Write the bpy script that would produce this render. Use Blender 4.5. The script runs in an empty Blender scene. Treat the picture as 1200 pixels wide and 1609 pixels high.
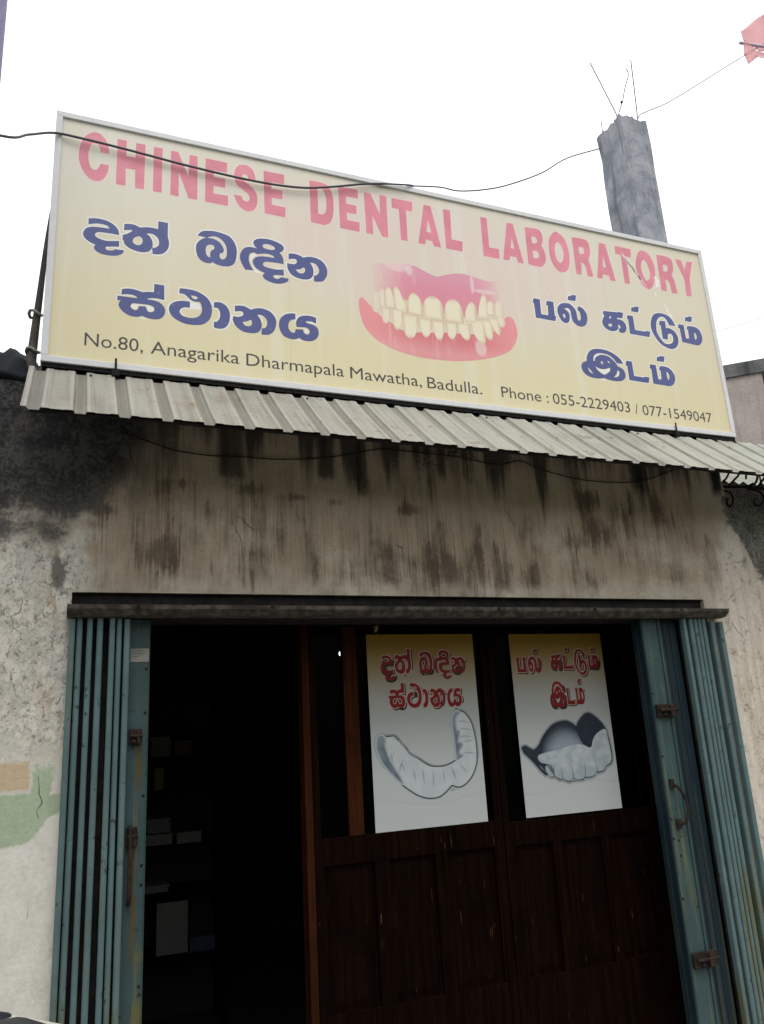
import bpy, bmesh, math, random, re
from mathutils import Vector, Matrix
from mathutils.geometry import tessellate_polygon
R = math.radians
rnd = random.Random(7)
SC = bpy.context.scene
COL = SC.collection

# ------------------------------------------------------------------ camera
cam = bpy.data.cameras.new('camera'); co = bpy.data.objects.new('camera', cam); COL.objects.link(co)
yaw, pitch, roll = 0.391634, 0.276089, -0.0584346
f_ = Vector((math.sin(yaw)*math.cos(pitch), math.cos(yaw)*math.cos(pitch), math.sin(pitch)))
r_ = Vector((math.cos(yaw), -math.sin(yaw), 0)); u_ = r_.cross(f_)
r2 = r_*math.cos(roll) + u_*math.sin(roll); u2 = -r_*math.sin(roll) + u_*math.cos(roll)
m = Matrix((r2, u2, -f_)).transposed().to_4x4(); m.translation = Vector((0, -4.2, 1.55))
co.matrix_world = m
cam.sensor_fit = 'VERTICAL'; cam.sensor_height = 36; cam.lens = 36*1250.477/1609
cam.clip_end = 2000; cam.clip_start = 0.05
SC.camera = co

# ------------------------------------------------------------------ sky, sun, exposure
SUN_EL, SUN_AZ = 64, 194          # azimuth measured from +Y clockwise: the sun stands behind the photographer
w = bpy.data.worlds.new('World'); SC.world = w; w.use_nodes = True
nt = w.node_tree; nt.nodes.clear()
sky = nt.nodes.new('ShaderNodeTexSky'); sky.sky_type = 'NISHITA'; sky.sun_disc = False
sky.sun_elevation = R(SUN_EL); sky.sun_rotation = R(SUN_AZ); sky.dust_density = 4
mixn = nt.nodes.new('ShaderNodeMix'); mixn.data_type = 'RGBA'; mixn.inputs['Factor'].default_value = 0.88
mixn.inputs['B'].default_value = (10.4, 10.5, 10.7, 1)      # the cloud sheet in front of the blue
bg = nt.nodes.new('ShaderNodeBackground'); bg.inputs['Strength'].default_value = 0.12
out = nt.nodes.new('ShaderNodeOutputWorld')
nt.links.new(sky.outputs[0], mixn.inputs['A']); nt.links.new(mixn.outputs['Result'], bg.inputs['Color']); nt.links.new(bg.outputs[0], out.inputs['Surface'])
sl = bpy.data.lights.new('sun', 'SUN'); sl.energy = 1.4; sl.angle = R(25); sl.color = (1, .97, .92)
so = bpy.data.objects.new('sun', sl); COL.objects.link(so)
d = Vector((math.sin(R(SUN_AZ))*math.cos(R(SUN_EL)), math.cos(R(SUN_AZ))*math.cos(R(SUN_EL)), math.sin(R(SUN_EL))))
so.rotation_euler = d.to_track_quat('Z', 'Y').to_euler(); so.location = (0, -6, 12)
SC.view_settings.view_transform = 'Standard'; SC.view_settings.look = 'None'
SC.view_settings.exposure = 0.40; SC.view_settings.gamma = 1.0
SC.cycles.max_bounces = 6; SC.cycles.use_denoising = True

# ------------------------------------------------------------------ shader helper
class E:
    def __init__(s, g, k): s.g, s.k = g, k
    def __add__(a, b): return a.g.m('ADD', a, b)
    __radd__ = __add__
    def __sub__(a, b): return a.g.m('SUBTRACT', a, b)
    def __rsub__(a, b): return a.g.m('SUBTRACT', b, a)
    def __mul__(a, b): return a.g.m('MULTIPLY', a, b)
    __rmul__ = __mul__
class G:
    def __init__(s, name):
        s.mat = bpy.data.materials.new(name); s.mat.use_nodes = True
        s.t = s.mat.node_tree; s.t.nodes.clear()
        s.o = s.t.nodes.new('ShaderNodeOutputMaterial'); s.p = s.t.nodes.new('ShaderNodeBsdfPrincipled')
        s.t.links.new(s.p.outputs[0], s.o.inputs['Surface'])
        s.geo = s.t.nodes.new('ShaderNodeNewGeometry'); s.P = E(s, s.geo.outputs['Position'])
        tc = s.t.nodes.new('ShaderNodeTexCoord'); s.O = E(s, tc.outputs['Object'])
    def n(s, ty, **kw):
        nd = s.t.nodes.new(ty)
        for k, v in kw.items(): setattr(nd, k, v)
        return nd
    def put(s, v, inp):
        if isinstance(v, E): s.t.links.new(v.k, inp)
        elif isinstance(v, (tuple, list)): inp.default_value = (*v, 1) if len(v) == 3 and inp.type == 'RGBA' else v
        else: inp.default_value = v
    def m(s, op, a, b=0.0, c=None):
        nd = s.n('ShaderNodeMath', operation=op); s.put(a, nd.inputs[0]); s.put(b, nd.inputs[1])
        if c is not None: s.put(c, nd.inputs[2])
        return E(s, nd.outputs[0])
    def abs(s, a): return s.m('ABSOLUTE', a)
    def mn(s, a, b): return s.m('MINIMUM', a, b)
    def mx(s, a, b): return s.m('MAXIMUM', a, b)
    def xyz(s, v):
        nd = s.n('ShaderNodeSeparateXYZ'); s.put(v, nd.inputs[0]); return [E(s, o) for o in nd.outputs]
    def vec(s, x, y, z):
        nd = s.n('ShaderNodeCombineXYZ')
        for i, v in enumerate((x, y, z)): s.put(v, nd.inputs[i])
        return E(s, nd.outputs[0])
    def noise(s, v, scale, detail=4, rough=.55, dist=0.0, color=False):
        nd = s.n('ShaderNodeTexNoise'); s.put(v, nd.inputs['Vector'])
        for k, x in (('Scale', scale), ('Detail', detail), ('Roughness', rough), ('Distortion', dist)): nd.inputs[k].default_value = x
        return E(s, nd.outputs['Color' if color else 'Fac'])
    def vor(s, v, scale, feature='DISTANCE_TO_EDGE'):
        nd = s.n('ShaderNodeTexVoronoi', feature=feature); s.put(v, nd.inputs['Vector']); nd.inputs['Scale'].default_value = scale
        return E(s, nd.outputs['Distance'])
    def ss(s, x, a, b):
        nd = s.n('ShaderNodeMapRange', interpolation_type='SMOOTHSTEP'); s.put(x, nd.inputs[0])
        lo, hi, t0, t1 = (a, b, 0., 1.) if a <= b else (b, a, 1., 0.)
        for i, v in zip((1, 2, 3, 4), (lo, hi, t0, t1)): nd.inputs[i].default_value = v
        return E(s, nd.outputs[0])
    def mix(s, f, a, b):
        nd = s.n('ShaderNodeMix', data_type='RGBA'); s.put(f, nd.inputs['Factor']); s.put(a, nd.inputs['A']); s.put(b, nd.inputs['B'])
        return E(s, nd.outputs['Result'])
    def mul(s, a, b):
        nd = s.n('ShaderNodeMix', data_type='RGBA', blend_type='MULTIPLY'); nd.inputs['Factor'].default_value = 1
        s.put(a, nd.inputs['A']); s.put(b, nd.inputs['B']); return E(s, nd.outputs['Result'])
    def warp(s, v, scale, amt):
        nd = s.n('ShaderNodeVectorMath', operation='MULTIPLY_ADD'); s.put(s.noise(v, scale, 3, color=True), nd.inputs[0])
        nd.inputs[1].default_value = (amt,)*3; s.put(v, nd.inputs[2]); return E(s, nd.outputs[0])
    def scale(s, v, k):
        nd = s.n('ShaderNodeVectorMath', operation='MULTIPLY'); s.put(v, nd.inputs[0]); nd.inputs[1].default_value = k
        return E(s, nd.outputs[0])
    def bump(s, h, strength=.3, dist=.01):
        nd = s.n('ShaderNodeBump'); nd.inputs['Strength'].default_value = strength; nd.inputs['Distance'].default_value = dist
        s.put(h, nd.inputs['Height']); s.t.links.new(nd.outputs[0], s.p.inputs['Normal'])
    def fin(s, col, rough=.8, metal=0.0, spec=.3):
        s.put(col, s.p.inputs['Base Color']); s.put(rough, s.p.inputs['Roughness']); s.put(metal, s.p.inputs['Metallic'])
        s.p.inputs['Specular IOR Level'].default_value = spec
        return s.mat

# ------------------------------------------------------------------ materials
def mat_wall():
    g = G('stained_plaster'); P = g.P; x, y, z = g.xyz(P)
    big = g.noise(P, 1.7, 5, .6); mid = g.noise(P, 6, 6, .6); fine = g.noise(P, 45, 5, .65)
    stv = g.vec(x*11, y, z*.9); st1 = g.noise(stv, 1, 5, .6, .4); st2 = g.noise(g.vec(x*34, y, z*1.3), 1, 4, .6); st3 = g.noise(g.vec(x*95, y, z*3.5), 1, 4, .65); blot = g.noise(g.scale(P, (2.6, 1, 1.5)), 1, 5, .62)
    base = g.mix(g.ss(big, .35, .65), (.40, .345, .275), (.55, .495, .41))
    base = g.mix(g.ss(mid, .45, .75)*.5, base, (.30, .30, .245))
    # the beam over the door: brown dirt and runs
    beam = g.ss(z + (mid-.5)*.35, 2.28, 2.52)*g.ss(x + (mid-.5)*.5, -.06, .28)*g.ss(x + (mid-.5)*.6, 4.42, 4.05)
    dirt = g.mix(st1, (.42, .345, .26), (.29, .225, .165))
    col = g.mix(beam*.6, base, dirt)
    brown = g.ss(st1*.45 + st2*.30 + st3*.25 + (blot-.5)*1.3 + (fine-.5)*.2, .50, .68)*beam
    col = g.mix(brown*.85, col, (.095, .070, .050))
    for (cx, cz, rx, rz) in ((0.17, 2.77, 0.101, 0.069), (0.44, 2.54, 0.164, 0.110), (0.06, 2.37, 0.024, 0.130), (0.71, 2.78, 0.041, 0.164), (0.95, 2.51, 0.032, 0.162), (0.95, 2.93, 0.117, 0.053), (1.21, 2.90, 0.114, 0.038), (1.44, 2.88, 0.078, 0.047), (1.59, 3.10, 0.049, 0.122), (3.23, 3.00, 0.156, 0.081), (3.09, 2.71, 0.141, 0.069), (3.51, 2.82, 0.043, 0.181), (2.37, 2.46, 0.071, 0.180), (2.05, 2.46, 0.042, 0.156), (3.91, 2.65, 0.123, 0.346), (3.78, 2.96, 0.078, 0.235), (1.90, 2.86, 0.106, 0.048), (2.75, 2.49, 0.047, 0.124), (0.57, 2.94, 0.102, 0.044), (4.20, 2.75, 0.041, 0.103),):
        ex = (x - cx)*(1/rx); ez = (z - cz)*(1/rz)
        k = g.ss(1.0 - g.m('SQRT', ex*ex + ez*ez) + (st2-.5)*2.2 + (blot-.5)*1.8 + (mid-.5)*1.2 + (fine-.5)*1.1 + (st3-.5)*1.2, .0, .75)
        col = g.mix(k*.70, col, (.085, .060, .042))
    thin = g.ss(st2, .58, .72)*beam*g.ss(big, .4, .6)
    col = g.mix(thin*.6, col, (.065, .047, .033))
    pale = g.ss(g.noise(g.scale(P, (1.1, 1, 1.6)), 1.3, 4, .55) + (fine-.5)*.15, .53, .68)*g.ss(z, 2.98, 2.7)
    col = g.mix(pale*.65, col, (.52, .485, .41))
    grn = g.ss(g.noise(P, 2.1, 4, .5), .60, .68)*g.ss(g.abs(z-2.72), .25, .1)*g.ss(g.abs(x-.85), .35, .1)
    col = g.mix(grn*.55, col, (.16, .21, .13))
    grime = g.ss(st1*.4 + st3*.3 + blot*.6, .52, .80)*beam
    col = g.mul(col, g.mix(beam, (1, 1, 1), (1.0, .965, .92)))
    col = g.mix(grime*.55, col, (.10, .075, .054))
    # black runs from the roof edge
    n1 = g.noise(g.vec(x*6.5, 0., z*.25), 1, 3, .6); n3 = g.noise(g.vec(x*2.2, 1., 0.), 1, 3, .5)
    run = g.ss(n1*1.05 + (n3-.5)*.9 - (3.27-z)*.62 + (fine-.5)*.12, .42, .60)*g.ss(z, 2.55, 2.85)
    col = g.mix(run*.86, col, (.022, .021, .020))
    for (cx, wd, z0) in ((2.155, .035, 3.03), (.84, .10, 2.93), (.30, .035, 3.10), (1.40, .07, 2.98), (1.62, .045, 2.92), (3.66, .09, 3.04)):
        k = g.ss(g.abs(x - cx + (mid-.5)*.05), wd, wd*.45)*g.ss(z + (mid-.5)*.3, z0, z0+.10)
        col = g.mix(k*.8, col, (.02, .019, .018))
    col = g.mix(g.ss(st3 + (blot-.5)*.6, .50, .78)*.45*beam, col, (.12, .095, .07))
    edge = g.ss(z + (mid-.5)*.05, 2.375, 2.345)*beam
    col = g.mix(edge*.4, col, (.07, .055, .04))
    # left pier: flaking coats of paint
    pier = g.ss(x + (mid-.5)*.30, .14, .02)
    lp = g.mix(g.ss(mid, .4, .62), (.58, .555, .48), (.68, .65, .575))
    spk = g.ss(g.noise(g.warp(P, 9, .04), 26, 7, .75), .545, .60)*g.ss(z + (big-.5)*.5, 1.50, 1.75)
    ctr = g.ss(g.abs(g.noise(g.warp(P, 6, .08), 11, 6, .68) - .5), .028, .008)*g.ss(g.noise(P, 5, 2), .42, .55)*g.ss(z + (big-.5)*.5, 1.48, 1.7)
    lp = g.mix(spk*.35, lp, (.15, .13, .105))
    lp = g.mix(ctr*.30, lp, (.13, .11, .085))
    vv = g.scale(g.warp(P, 14, .05), (1, 1, .62)); fl1 = g.noise(vv, 42, 8, .72); fl2 = g.noise(vv, 17, 7, .7)
    up = g.ss(z + (big-.5)*.4, 1.46, 1.66)
    lp = g.mix(g.ss(fl2, .50, .60)*.42*up, lp, (.43, .43, .40))
    lp = g.mix(g.ss(fl2, .47, .38)*.45*up, lp, (.72, .67, .58))
    lp = g.mix(g.ss(fl1, .545, .61)*.70*up, lp, (.15, .13, .105))
    lp = g.mix(g.ss(fl1, .42, .36)*.5*up, lp, (.74, .73, .68))
    sm = g.ss(1.0 - g.m('SQRT', (x+.03)*(x+.03)*300.0 + (z-2.44)*(z-2.44)*60.0) + (fl2-.5)*2.4, .1, .6)
    lp = g.mix(sm*.75, lp, (.06, .06, .05))
    tan = g.ss(g.noise(g.scale(P, (1.6, 1, 1)), 3.1, 3, .5), .52, .60)*g.ss(z, 1.5, 1.8)*g.ss(x, -.16, -.02)
    lp = g.mix(tan*.65, lp, (.40, .31, .215))
    low = g.ss(z + (mid-.5)*.22 + (fine-.5)*.04 - g.ss(x, -.12, .0)*.10, 1.19, 1.165)
    grx = g.mx(g.ss(z + (fine-.5)*.10, 1.55, 1.47)*g.ss(z, 1.0, 1.05)*g.ss(x + (mid-.5)*.14, -.10, -.085)*g.ss(x + (mid-.5)*.1, .012, -.01),
               g.ss(z + (mid-.5)*.04 + (fine-.5)*.02, 1.40, 1.385))
    lp = g.mix(grx*.95, lp, g.mix(fl2, (.30, .39, .245), (.46, .54, .40)))
    bei = g.ss(x + (mid-.5)*.08, -.10, -.11)*g.ss(z + (mid-.5)*.06, 1.40, 1.415)*g.ss(z + (mid-.5)*.1, 1.55, 1.53)
    lp = g.mix(bei, lp, (.56, .44, .30))
    lp = g.mix(low, lp, g.mix(g.ss(mid, .4, .7), (.72, .70, .64), (.62, .60, .53)))
    col = g.mix(pier*g.ss(z + (mid-.5)*.2, 2.70, 2.52), col, lp)
    # right pier
    rp = g.mix(g.ss(st1, .42, .62), (.58, .52, .45), (.47, .41, .33))
    rp = g.mix(g.ss(g.noise(P, 3.3, 4), .58, .63)*g.ss(z, 1.35, 1.15)*.8, rp, (.40, .45, .31))
    rp = g.mix(g.ss(g.noise(g.warp(P, 8, .05), 16, 6, .7), .58, .64)*.6, rp, (.19, .16, .125))
    rf = g.noise(g.scale(g.warp(P, 12, .05), (1, 1, .6)), 20, 8, .72)
    rp = g.mix(g.ss(rf, .46, .38)*.5, rp, (.68, .64, .58))
    rp = g.mix(g.ss(rf, .585, .63)*.55, rp, (.22, .19, .15))
    rpm = g.ss(x + (mid-.5)*.30 - g.ss(z, 2.2, 3.0)*.16, 4.10, 4.26)
    col = g.mix(rpm*g.ss(z + (mid-.5)*.35, 3.02, 2.80), col, rp)
    # black moss, left top and right top
    sp = g.ss(g.noise(P, 60, 6, .75), .56, .64)
    moss = g.mix(g.ss(mid*.6 + fine*.4, .44, .60)*.75, (.017, .019, .024), (.10, .098, .088))
    moss = g.mix(sp*g.ss(mid, .40, .56)*.6, moss, (.19, .18, .15))
    moss = g.mix(g.ss(g.noise(P, 3.2, 5, .65) + (fine-.5)*.25, .50, .66)*.8, moss, (.085, .082, .07))
    ml = g.ss(z - 2.69 - x*.38 + (mid-.5)*.85 + (blot-.5)*.55 + (fine-.5)*.45, -.08, .16)*g.ss(x + (mid-.5)*.25 - (z-3.0)*.35, .42, .17)
    ml2 = g.ss(z - 2.64 - x*.38 + (mid-.5)*.5 + (blot-.5)*.6, -.10, .12)*g.ss(x + (mid-.5)*.3 - (z-3.0)*.35, .62, .22)
    col = g.mix(ml2*.55, col, (.07, .064, .054))
    col = g.mix(ml*.93, col, moss)
    mr = g.ss(x - 4.425 - g.mx(2.89-z, 0.0)*.51 + (mid-.5)*.30 + (fine-.5)*.10 + (g.noise(P, 14, 5, .65)-.5)*.10, -.008, .014)*g.ss(z + (mid-.5)*.9, 1.5, 2.15)
    col = g.mix(mr*.95, col, g.mix(g.ss(fine*.5+mid*.5, .40, .60), (.05, .05, .05), (.20, .195, .18)))
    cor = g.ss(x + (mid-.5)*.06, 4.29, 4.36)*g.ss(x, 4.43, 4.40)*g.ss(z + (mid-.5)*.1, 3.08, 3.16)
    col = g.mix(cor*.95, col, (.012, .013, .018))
    # hairline cracks and chipped edges
    cv = g.warp(P, 3.0, .30)
    cr = g.ss(g.vor(cv, 1.5), .0050, .0012)*g.ss(g.noise(P, 2.6, 4), .53, .62)
    cr2 = g.ss(g.vor(g.warp(P, 9, .09), 7), .012, .004)*g.ss(mid, .54, .62)*g.mx(pier*g.ss(z, 1.6, 1.9), rpm*.5)
    pits = g.ss(g.noise(P, 24, 2, .5), .74, .77)
    crk = g.mx(g.mx(cr, cr2*.85), pits*.8)
    col = g.mix(crk*.70, col, (.035, .028, .022))
    col = g.mul(col, g.mix(fine, (.78, .78, .78), (1.18, 1.18, 1.18)))
    h = fine*.5 + mid*.6 - crk*1.4 - g.ss(fl2, .47, .56)*pier*up*.45 - mr*.3 + grx*pier*.25
    g.bump(h, .55, .012)
    return g.fin(col, .9, 0, .15)

def panel_colour(g):
    x, y, z = g.xyz(g.P)
    n = g.noise(g.P, 3, 4); nf = g.noise(g.P, 22, 5, .7)
    col = g.mix(g.ss(z + (n-.5)*.5 + g.ss(x, 1.5, 4.6)*.10, 3.65, 4.85), (.71, .635, .40), (.70, .66, .545))
    dx = (x-2.25)*.52; dz = z-4.62
    r = dx*dx + dz*dz*2.2
    col = g.mix(g.ss(r + (n-.5)*.25, .95, .10)*.75, col, (.72, .60, .53))
    st = g.noise(g.vec(x*9, 0., z*.5), 1, 4, .6)
    col = g.mix(g.ss(st, .52, .70)*.32, col, (.76, .745, .65))
    col = g.mix(g.ss(x, 3.2, 4.7)*.35, col, (.66, .56, .345))
    col = g.mix(g.ss(nf, .62, .72)*.22, col, (.36, .32, .25))
    for cx, wd in ((1.12, .055), (2.42, .07), (3.30, .04)):
        col = g.mix(g.ss(g.abs(x-cx + (n-.5)*.06), wd, wd*.3)*.28, col, (.76, .75, .67))
    for cx in (1.205, 2.405, 3.62):
        col = g.mix(g.ss(g.abs(x-cx), .0035, .001)*.22, col, (.45, .42, .35))
    drt = g.ss(g.noise(g.P, 70, 3, .6), .66, .72)*g.ss(g.noise(g.P, 2.2, 3), .46, .60)
    col = g.mix(drt*.5, col, (.33, .28, .22))
    wht = g.ss(g.noise(g.P, 14, 2, .4), .735, .755)*g.ss(z, 4.3, 4.5)*g.ss(x, .9, 1.4)
    return g.mix(wht*.8, col, (.82, .81, .77))
def mat_panel():
    g = G('faded_yellow_print'); return g.fin(panel_colour(g), .38, 0, .4)
def mat_print(name, c, fade=.18, rough=.38, spot=.0):
    g = G(name); n = g.noise(g.P, 5, 4); nf = g.noise(g.P, 30, 4, .7)
    col = g.mix(g.ss(n, .35, .7)*fade, c, tuple(min(1, v*1.35+.06) for v in c))
    col = g.mix(g.ss(nf, .60, .7)*.15, col, (.7, .65, .6))
    return g.fin(col, rough, 0, .4)
def mat_gum(name, c, xs, rim):
    g = G(name); x, y, z = g.xyz(g.P); n = g.noise(g.P, 6, 4); gen = E(g, g.n('ShaderNodeTexCoord').outputs['Generated'])
    gx, gy, gz = g.xyz(gen)
    col = g.mix(g.ss(g.abs(gx-.52) + (n-.5)*.2, .50, .12), tuple(min(1, v*1.05+.10) for v in c), c)
    if rim: col = g.mix(g.ss(gz + (n-.5)*.3, .10, .42), g.mix(.5, col, (.80, .42, .42)), col)
    else: col = g.mix(g.ss(gz + (n-.5)*.3, .95, .45)*.8, g.mix(.25, col, (.80, .55, .60)), (.70, .24, .31))
    st = g.ss(g.noise(g.vec(x*16, 0., z*2.6), 1, 3, .5), .56, .74)
    col = g.mix(st*.30, col, (.86, .60, .60))
    for (cx, cz, rx, rz) in (((1.94, 4.545, .10, .05), (2.03, 4.53, .03, .05), (2.50, 4.50, .018, .08), (2.60, 4.46, .10, .02)) if not rim else ((2.52, 4.02, .05, .07),)):
        ex = (x-cx)*(1/rx); ez = (z-cz)*(1/rz)
        col = g.mix(g.ss(ex*ex + ez*ez + (n-.5)*1.4, 1.1, .3)*.55, col, (.84, .70, .66))
    a = g.ss(g.abs(x-2.27) + (n-.5)*.16, xs, xs-.34)
    if not rim: a = a*.62 + .38*g.ss(g.abs(x-2.24) + (n-.5)*.12, .50, .36)
    return g.fin(g.mix(a, panel_colour(g), col), .38, 0, .4)
def mat_tooth():
    g = G('printed_tooth_ivory'); x, y, z = g.xyz(g.P); gx, gy, gz = g.xyz(E(g, g.n('ShaderNodeTexCoord').outputs['Generated']))
    n = g.noise(g.vec(x*24, 0., z*5), 1, 3, .5)
    ex = g.abs(gx-.46)*2.0; ez = g.abs(gz-.5)*2.0
    e = g.mx(ex*ex*ex, ez*ez*ez*.8) + (n-.5)*.35
    col = g.mix(g.ss(e, .10, .95), (.80, .735, .55), (.62, .50, .325))
    a = g.ss(g.abs(x-2.27), .56, .34)
    return g.fin(g.mix(a*.85 + .1, panel_colour(g), col), .38, 0, .4)
def mat_metal_paint(name, c, rust=.5, rough=.5, streak=(.16, .14, .05)):
    g = G(name); P = g.P; x, y, z = g.xyz(P)
    n = g.noise(P, 5, 5, .6); nf = g.noise(P, 60, 5, .7); st = g.noise(g.vec(x*30, y*30, z*1.1), 1, 4, .6)
    col = g.mix(g.ss(n, .35, .7), c, tuple(v*1.28 for v in c))
    col = g.mix(g.ss(st, .55, .72)*.45*rust, col, streak)
    col = g.mix(g.ss(st*.5 + n*.5, .60, .70)*rust*.6, col, (.12, .125, .05))
    lowst = g.ss(z + (n-.5)*1.2, .75, .35)*g.ss(g.noise(g.vec(x*22, 3., z*.8), 1, 2, .5), .50, .60)
    col = g.mix(lowst*.75*rust, col, (.11, .105, .04))
    for (cx, wd, za, zb) in ((.385, .022, 1.585, 1.30), (.375, .020, .90, .55), (.372, .014, 1.15, .80)):
        k = g.ss(g.abs(x-cx + (st-.5)*.02), wd, wd*.3)*g.ss(z, zb, zb+(za-zb)*.6)*g.ss(z, za+.01, za)
        col = g.mix(k*.75*rust, col, (.07, .055, .018))
    chip = g.ss(g.noise(P, 26, 6, .7) + (n-.5)*.25, .632, .655)
    col = g.mix(chip*rust, col, (.03, .018, .011))
    col = g.mix(g.ss(nf, .6, .75)*.3, col, tuple(v*.5 for v in c))
    g.bump(nf*.4 - chip*.6, .3, .004)
    return g.fin(col, rough, 0, .3)
def mat_rust(name, a, b, rough=.85):
    g = G(name); n = g.noise(g.P, 18, 6, .65)
    g.bump(n, .5, .006)
    return g.fin(g.mix(g.ss(n, .38, .66), a, b), rough, 0, .2)
def mat_roof():
    g = G('weathered_zinc_sheet'); P = g.P; x, y, z = g.xyz(P)
    n = g.noise(P, 4, 5, .6); nf = g.noise(P, 40, 6, .7); st = g.noise(g.vec(x*26, z*1.5, 0.), 1, 4, .6)
    col = g.mix(g.ss(x, .5, 3.2), (.27, .262, .225), (.32, .325, .28))
    col = g.mix(g.ss(st, .45, .7)*.55, col, (.14, .125, .098))
    col = g.mix(g.ss(n, .52, .68)*.5*g.ss(x, 3., .5), col, (.19, .145, .10))
    col = g.mix(g.ss(nf, .58, .68)*.55, col, (.10, .095, .08))
    col = g.mix(g.ss(g.noise(P, 1.6, 4, .6), .50, .70)*.45, col, (.17, .165, .14))
    col = g.mix(g.ss(g.noise(g.vec(x*9, z*9, y*9), 1, 6, .7), .60, .66)*.6, col, (.13, .085, .05))
    col = g.mix(g.ss(g.noise(P, 75, 2, .5), .70, .74)*.6, col, (.52, .51, .46))
    ph = g.abs(g.m('FRACT', (x + 50.268)*5.0) - .5)
    vd = g.ss(ph + (n-.5)*.10, .135, .05)
    col = g.mix(vd*(.34 + .34*g.ss(x, 2.6, .6)), col, g.mix(nf, (.07, .066, .056), (.16, .15, .125)))
    lip_highlight = g.ss(g.abs(ph-.20), .045, .02)  # rib shoulders lightened, a highlight put into the sheet colour
    col = g.mix(lip_highlight*.30, col, (.40, .395, .33))
    g.bump(nf, .3, .004)
    return g.fin(col, .62, .1, .25)
def mat_conc(name, a, b, dark, rough=.9):
    g = G(name); P = g.P; x, y, z = g.xyz(P)
    n = g.noise(P, 4, 6, .65); nf = g.noise(P, 35, 6, .7); st = g.noise(g.vec(x*16, y*16, z*1.2), 1, 5, .65)
    col = g.mix(g.ss(n, .35, .65), a, b)
    col = g.mix(g.ss(st, .48, .66)*.7, col, dark)
    col = g.mul(col, g.mix(nf, (.75, .75, .75), (1.2, 1.2, 1.2)))
    g.bump(nf + n, .35, .015)
    return g.fin(col, rough, 0, .15)
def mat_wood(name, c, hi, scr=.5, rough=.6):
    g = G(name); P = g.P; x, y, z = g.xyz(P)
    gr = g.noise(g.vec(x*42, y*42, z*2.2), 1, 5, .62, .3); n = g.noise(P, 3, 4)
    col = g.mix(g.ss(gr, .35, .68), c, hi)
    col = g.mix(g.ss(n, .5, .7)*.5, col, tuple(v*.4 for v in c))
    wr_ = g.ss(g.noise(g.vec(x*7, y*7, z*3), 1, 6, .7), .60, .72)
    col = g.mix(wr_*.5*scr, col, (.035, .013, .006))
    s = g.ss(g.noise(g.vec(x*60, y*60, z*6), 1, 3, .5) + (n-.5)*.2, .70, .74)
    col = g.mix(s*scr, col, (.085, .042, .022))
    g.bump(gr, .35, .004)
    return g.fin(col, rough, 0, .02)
def mat_flat(name, c, rough=.7, spec=.3, var=.15, metal=0.0, sc=12):
    g = G(name); n = g.noise(g.P, sc, 4, .6)
    return g.fin(g.mix(n, tuple(v*(1-var) for v in c), tuple(min(1, v*(1+var)) for v in c)), rough, metal, spec)
def mat_poster(name, x0):
    g = G(name); x, y, z = g.xyz(g.P); n = g.noise(g.P, 4, 3); nf = g.noise(g.P, 60, 3)
    col = g.mix(g.ss(z + (n-.5)*.06, 2.11, 1.72), (.215, .12, .004), (.27, .272, .24))
    col = g.mix(g.ss(z + (n-.5)*.05, 1.90, 1.35), col, (.385, .41, .41))
    wv = g.m('SINE', x*7.5 + x0)*.025 + 1.19
    col = g.mix(g.ss(g.abs(z - wv), .012, .0)*.22, col, (.27, .29, .31))
    col = g.mix(g.ss(z - wv, .0, -.25)*.35, col, (.42, .43, .42))
    col = g.mix(nf*.08, col, (.3, .3, .3))
    return g.fin(col, .45, 0, .25)
def mat_art(name, a, b, hard=.5):
    g = G(name); x, y, z = g.xyz(g.P); n = g.noise(g.P, 16, 4, .5)
    return g.fin(g.mix(g.ss(n + (z-1.4)*.6, .30, .72), a, b), .45, 0, .25)
def mat_palate():
    g = G('printed_palate_gradient'); x, y, z = g.xyz(g.P); n = g.noise(g.P, 12, 4)
    ex = (x-3.03)*(1/.17); ez = (z-1.385)*(1/.16)
    col = g.mix(g.ss(ex*ex + ez*ez + (n-.5)*.35, .10, 1.25), (.22, .27, .31), (.022, .029, .045))
    return g.fin(col, .45, 0, .25)
def mat_emit(name, c, s):
    g = G(name); g.put(c, g.p.inputs['Emission Color']); g.p.inputs['Emission Strength'].default_value = s
    return g.fin((.8, .8, .8), .4)
def mat_glass():
    g = G('dusty_window_glass'); g.t.nodes.remove(g.p)
    tr = g.n('ShaderNodeBsdfTransparent'); tr.inputs[0].default_value = (.55, .6, .6, 1)
    gl = g.n('ShaderNodeBsdfGlossy'); gl.inputs['Roughness'].default_value = .04; gl.inputs['Color'].default_value = (.5, .55, .6, 1)
    fr = g.n('ShaderNodeFresnel'); fr.inputs[0].default_value = 1.25
    mx = g.n('ShaderNodeMixShader'); g.t.links.new(fr.outputs[0], mx.inputs[0]); g.t.links.new(tr.outputs[0], mx.inputs[1]); g.t.links.new(gl.outputs[0], mx.inputs[2])
    g.t.links.new(mx.outputs[0], g.o.inputs['Surface']); return g.mat
def mat_flag():
    g = G('thin_pink_cloth'); n = g.noise(g.P, 9, 4)
    g.p.inputs['Transmission Weight'].default_value = 0
    g.put(g.mix(n, (.80, .40, .42), (.86, .55, .54)), g.p.inputs['Base Color']); g.p.inputs['Roughness'].default_value = .9
    tl = g.n('ShaderNodeBsdfTranslucent'); tl.inputs[0].default_value = (.95, .72, .72, 1)
    mx = g.n('ShaderNodeMixShader'); mx.inputs[0].default_value = .9
    g.t.links.new(g.p.outputs[0], mx.inputs[1]); g.t.links.new(tl.outputs[0], mx.inputs[2]); g.t.links.new(mx.outputs[0], g.o.inputs['Surface'])
    return g.mat
def mat_light_block():
    g = G('light_block_green'); n = g.noise(g.P, .15, 6, .7)
    return g.fin(g.mix(n, (.02, .03, .012), (.07, .085, .04)), 1, 0, .05)

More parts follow.
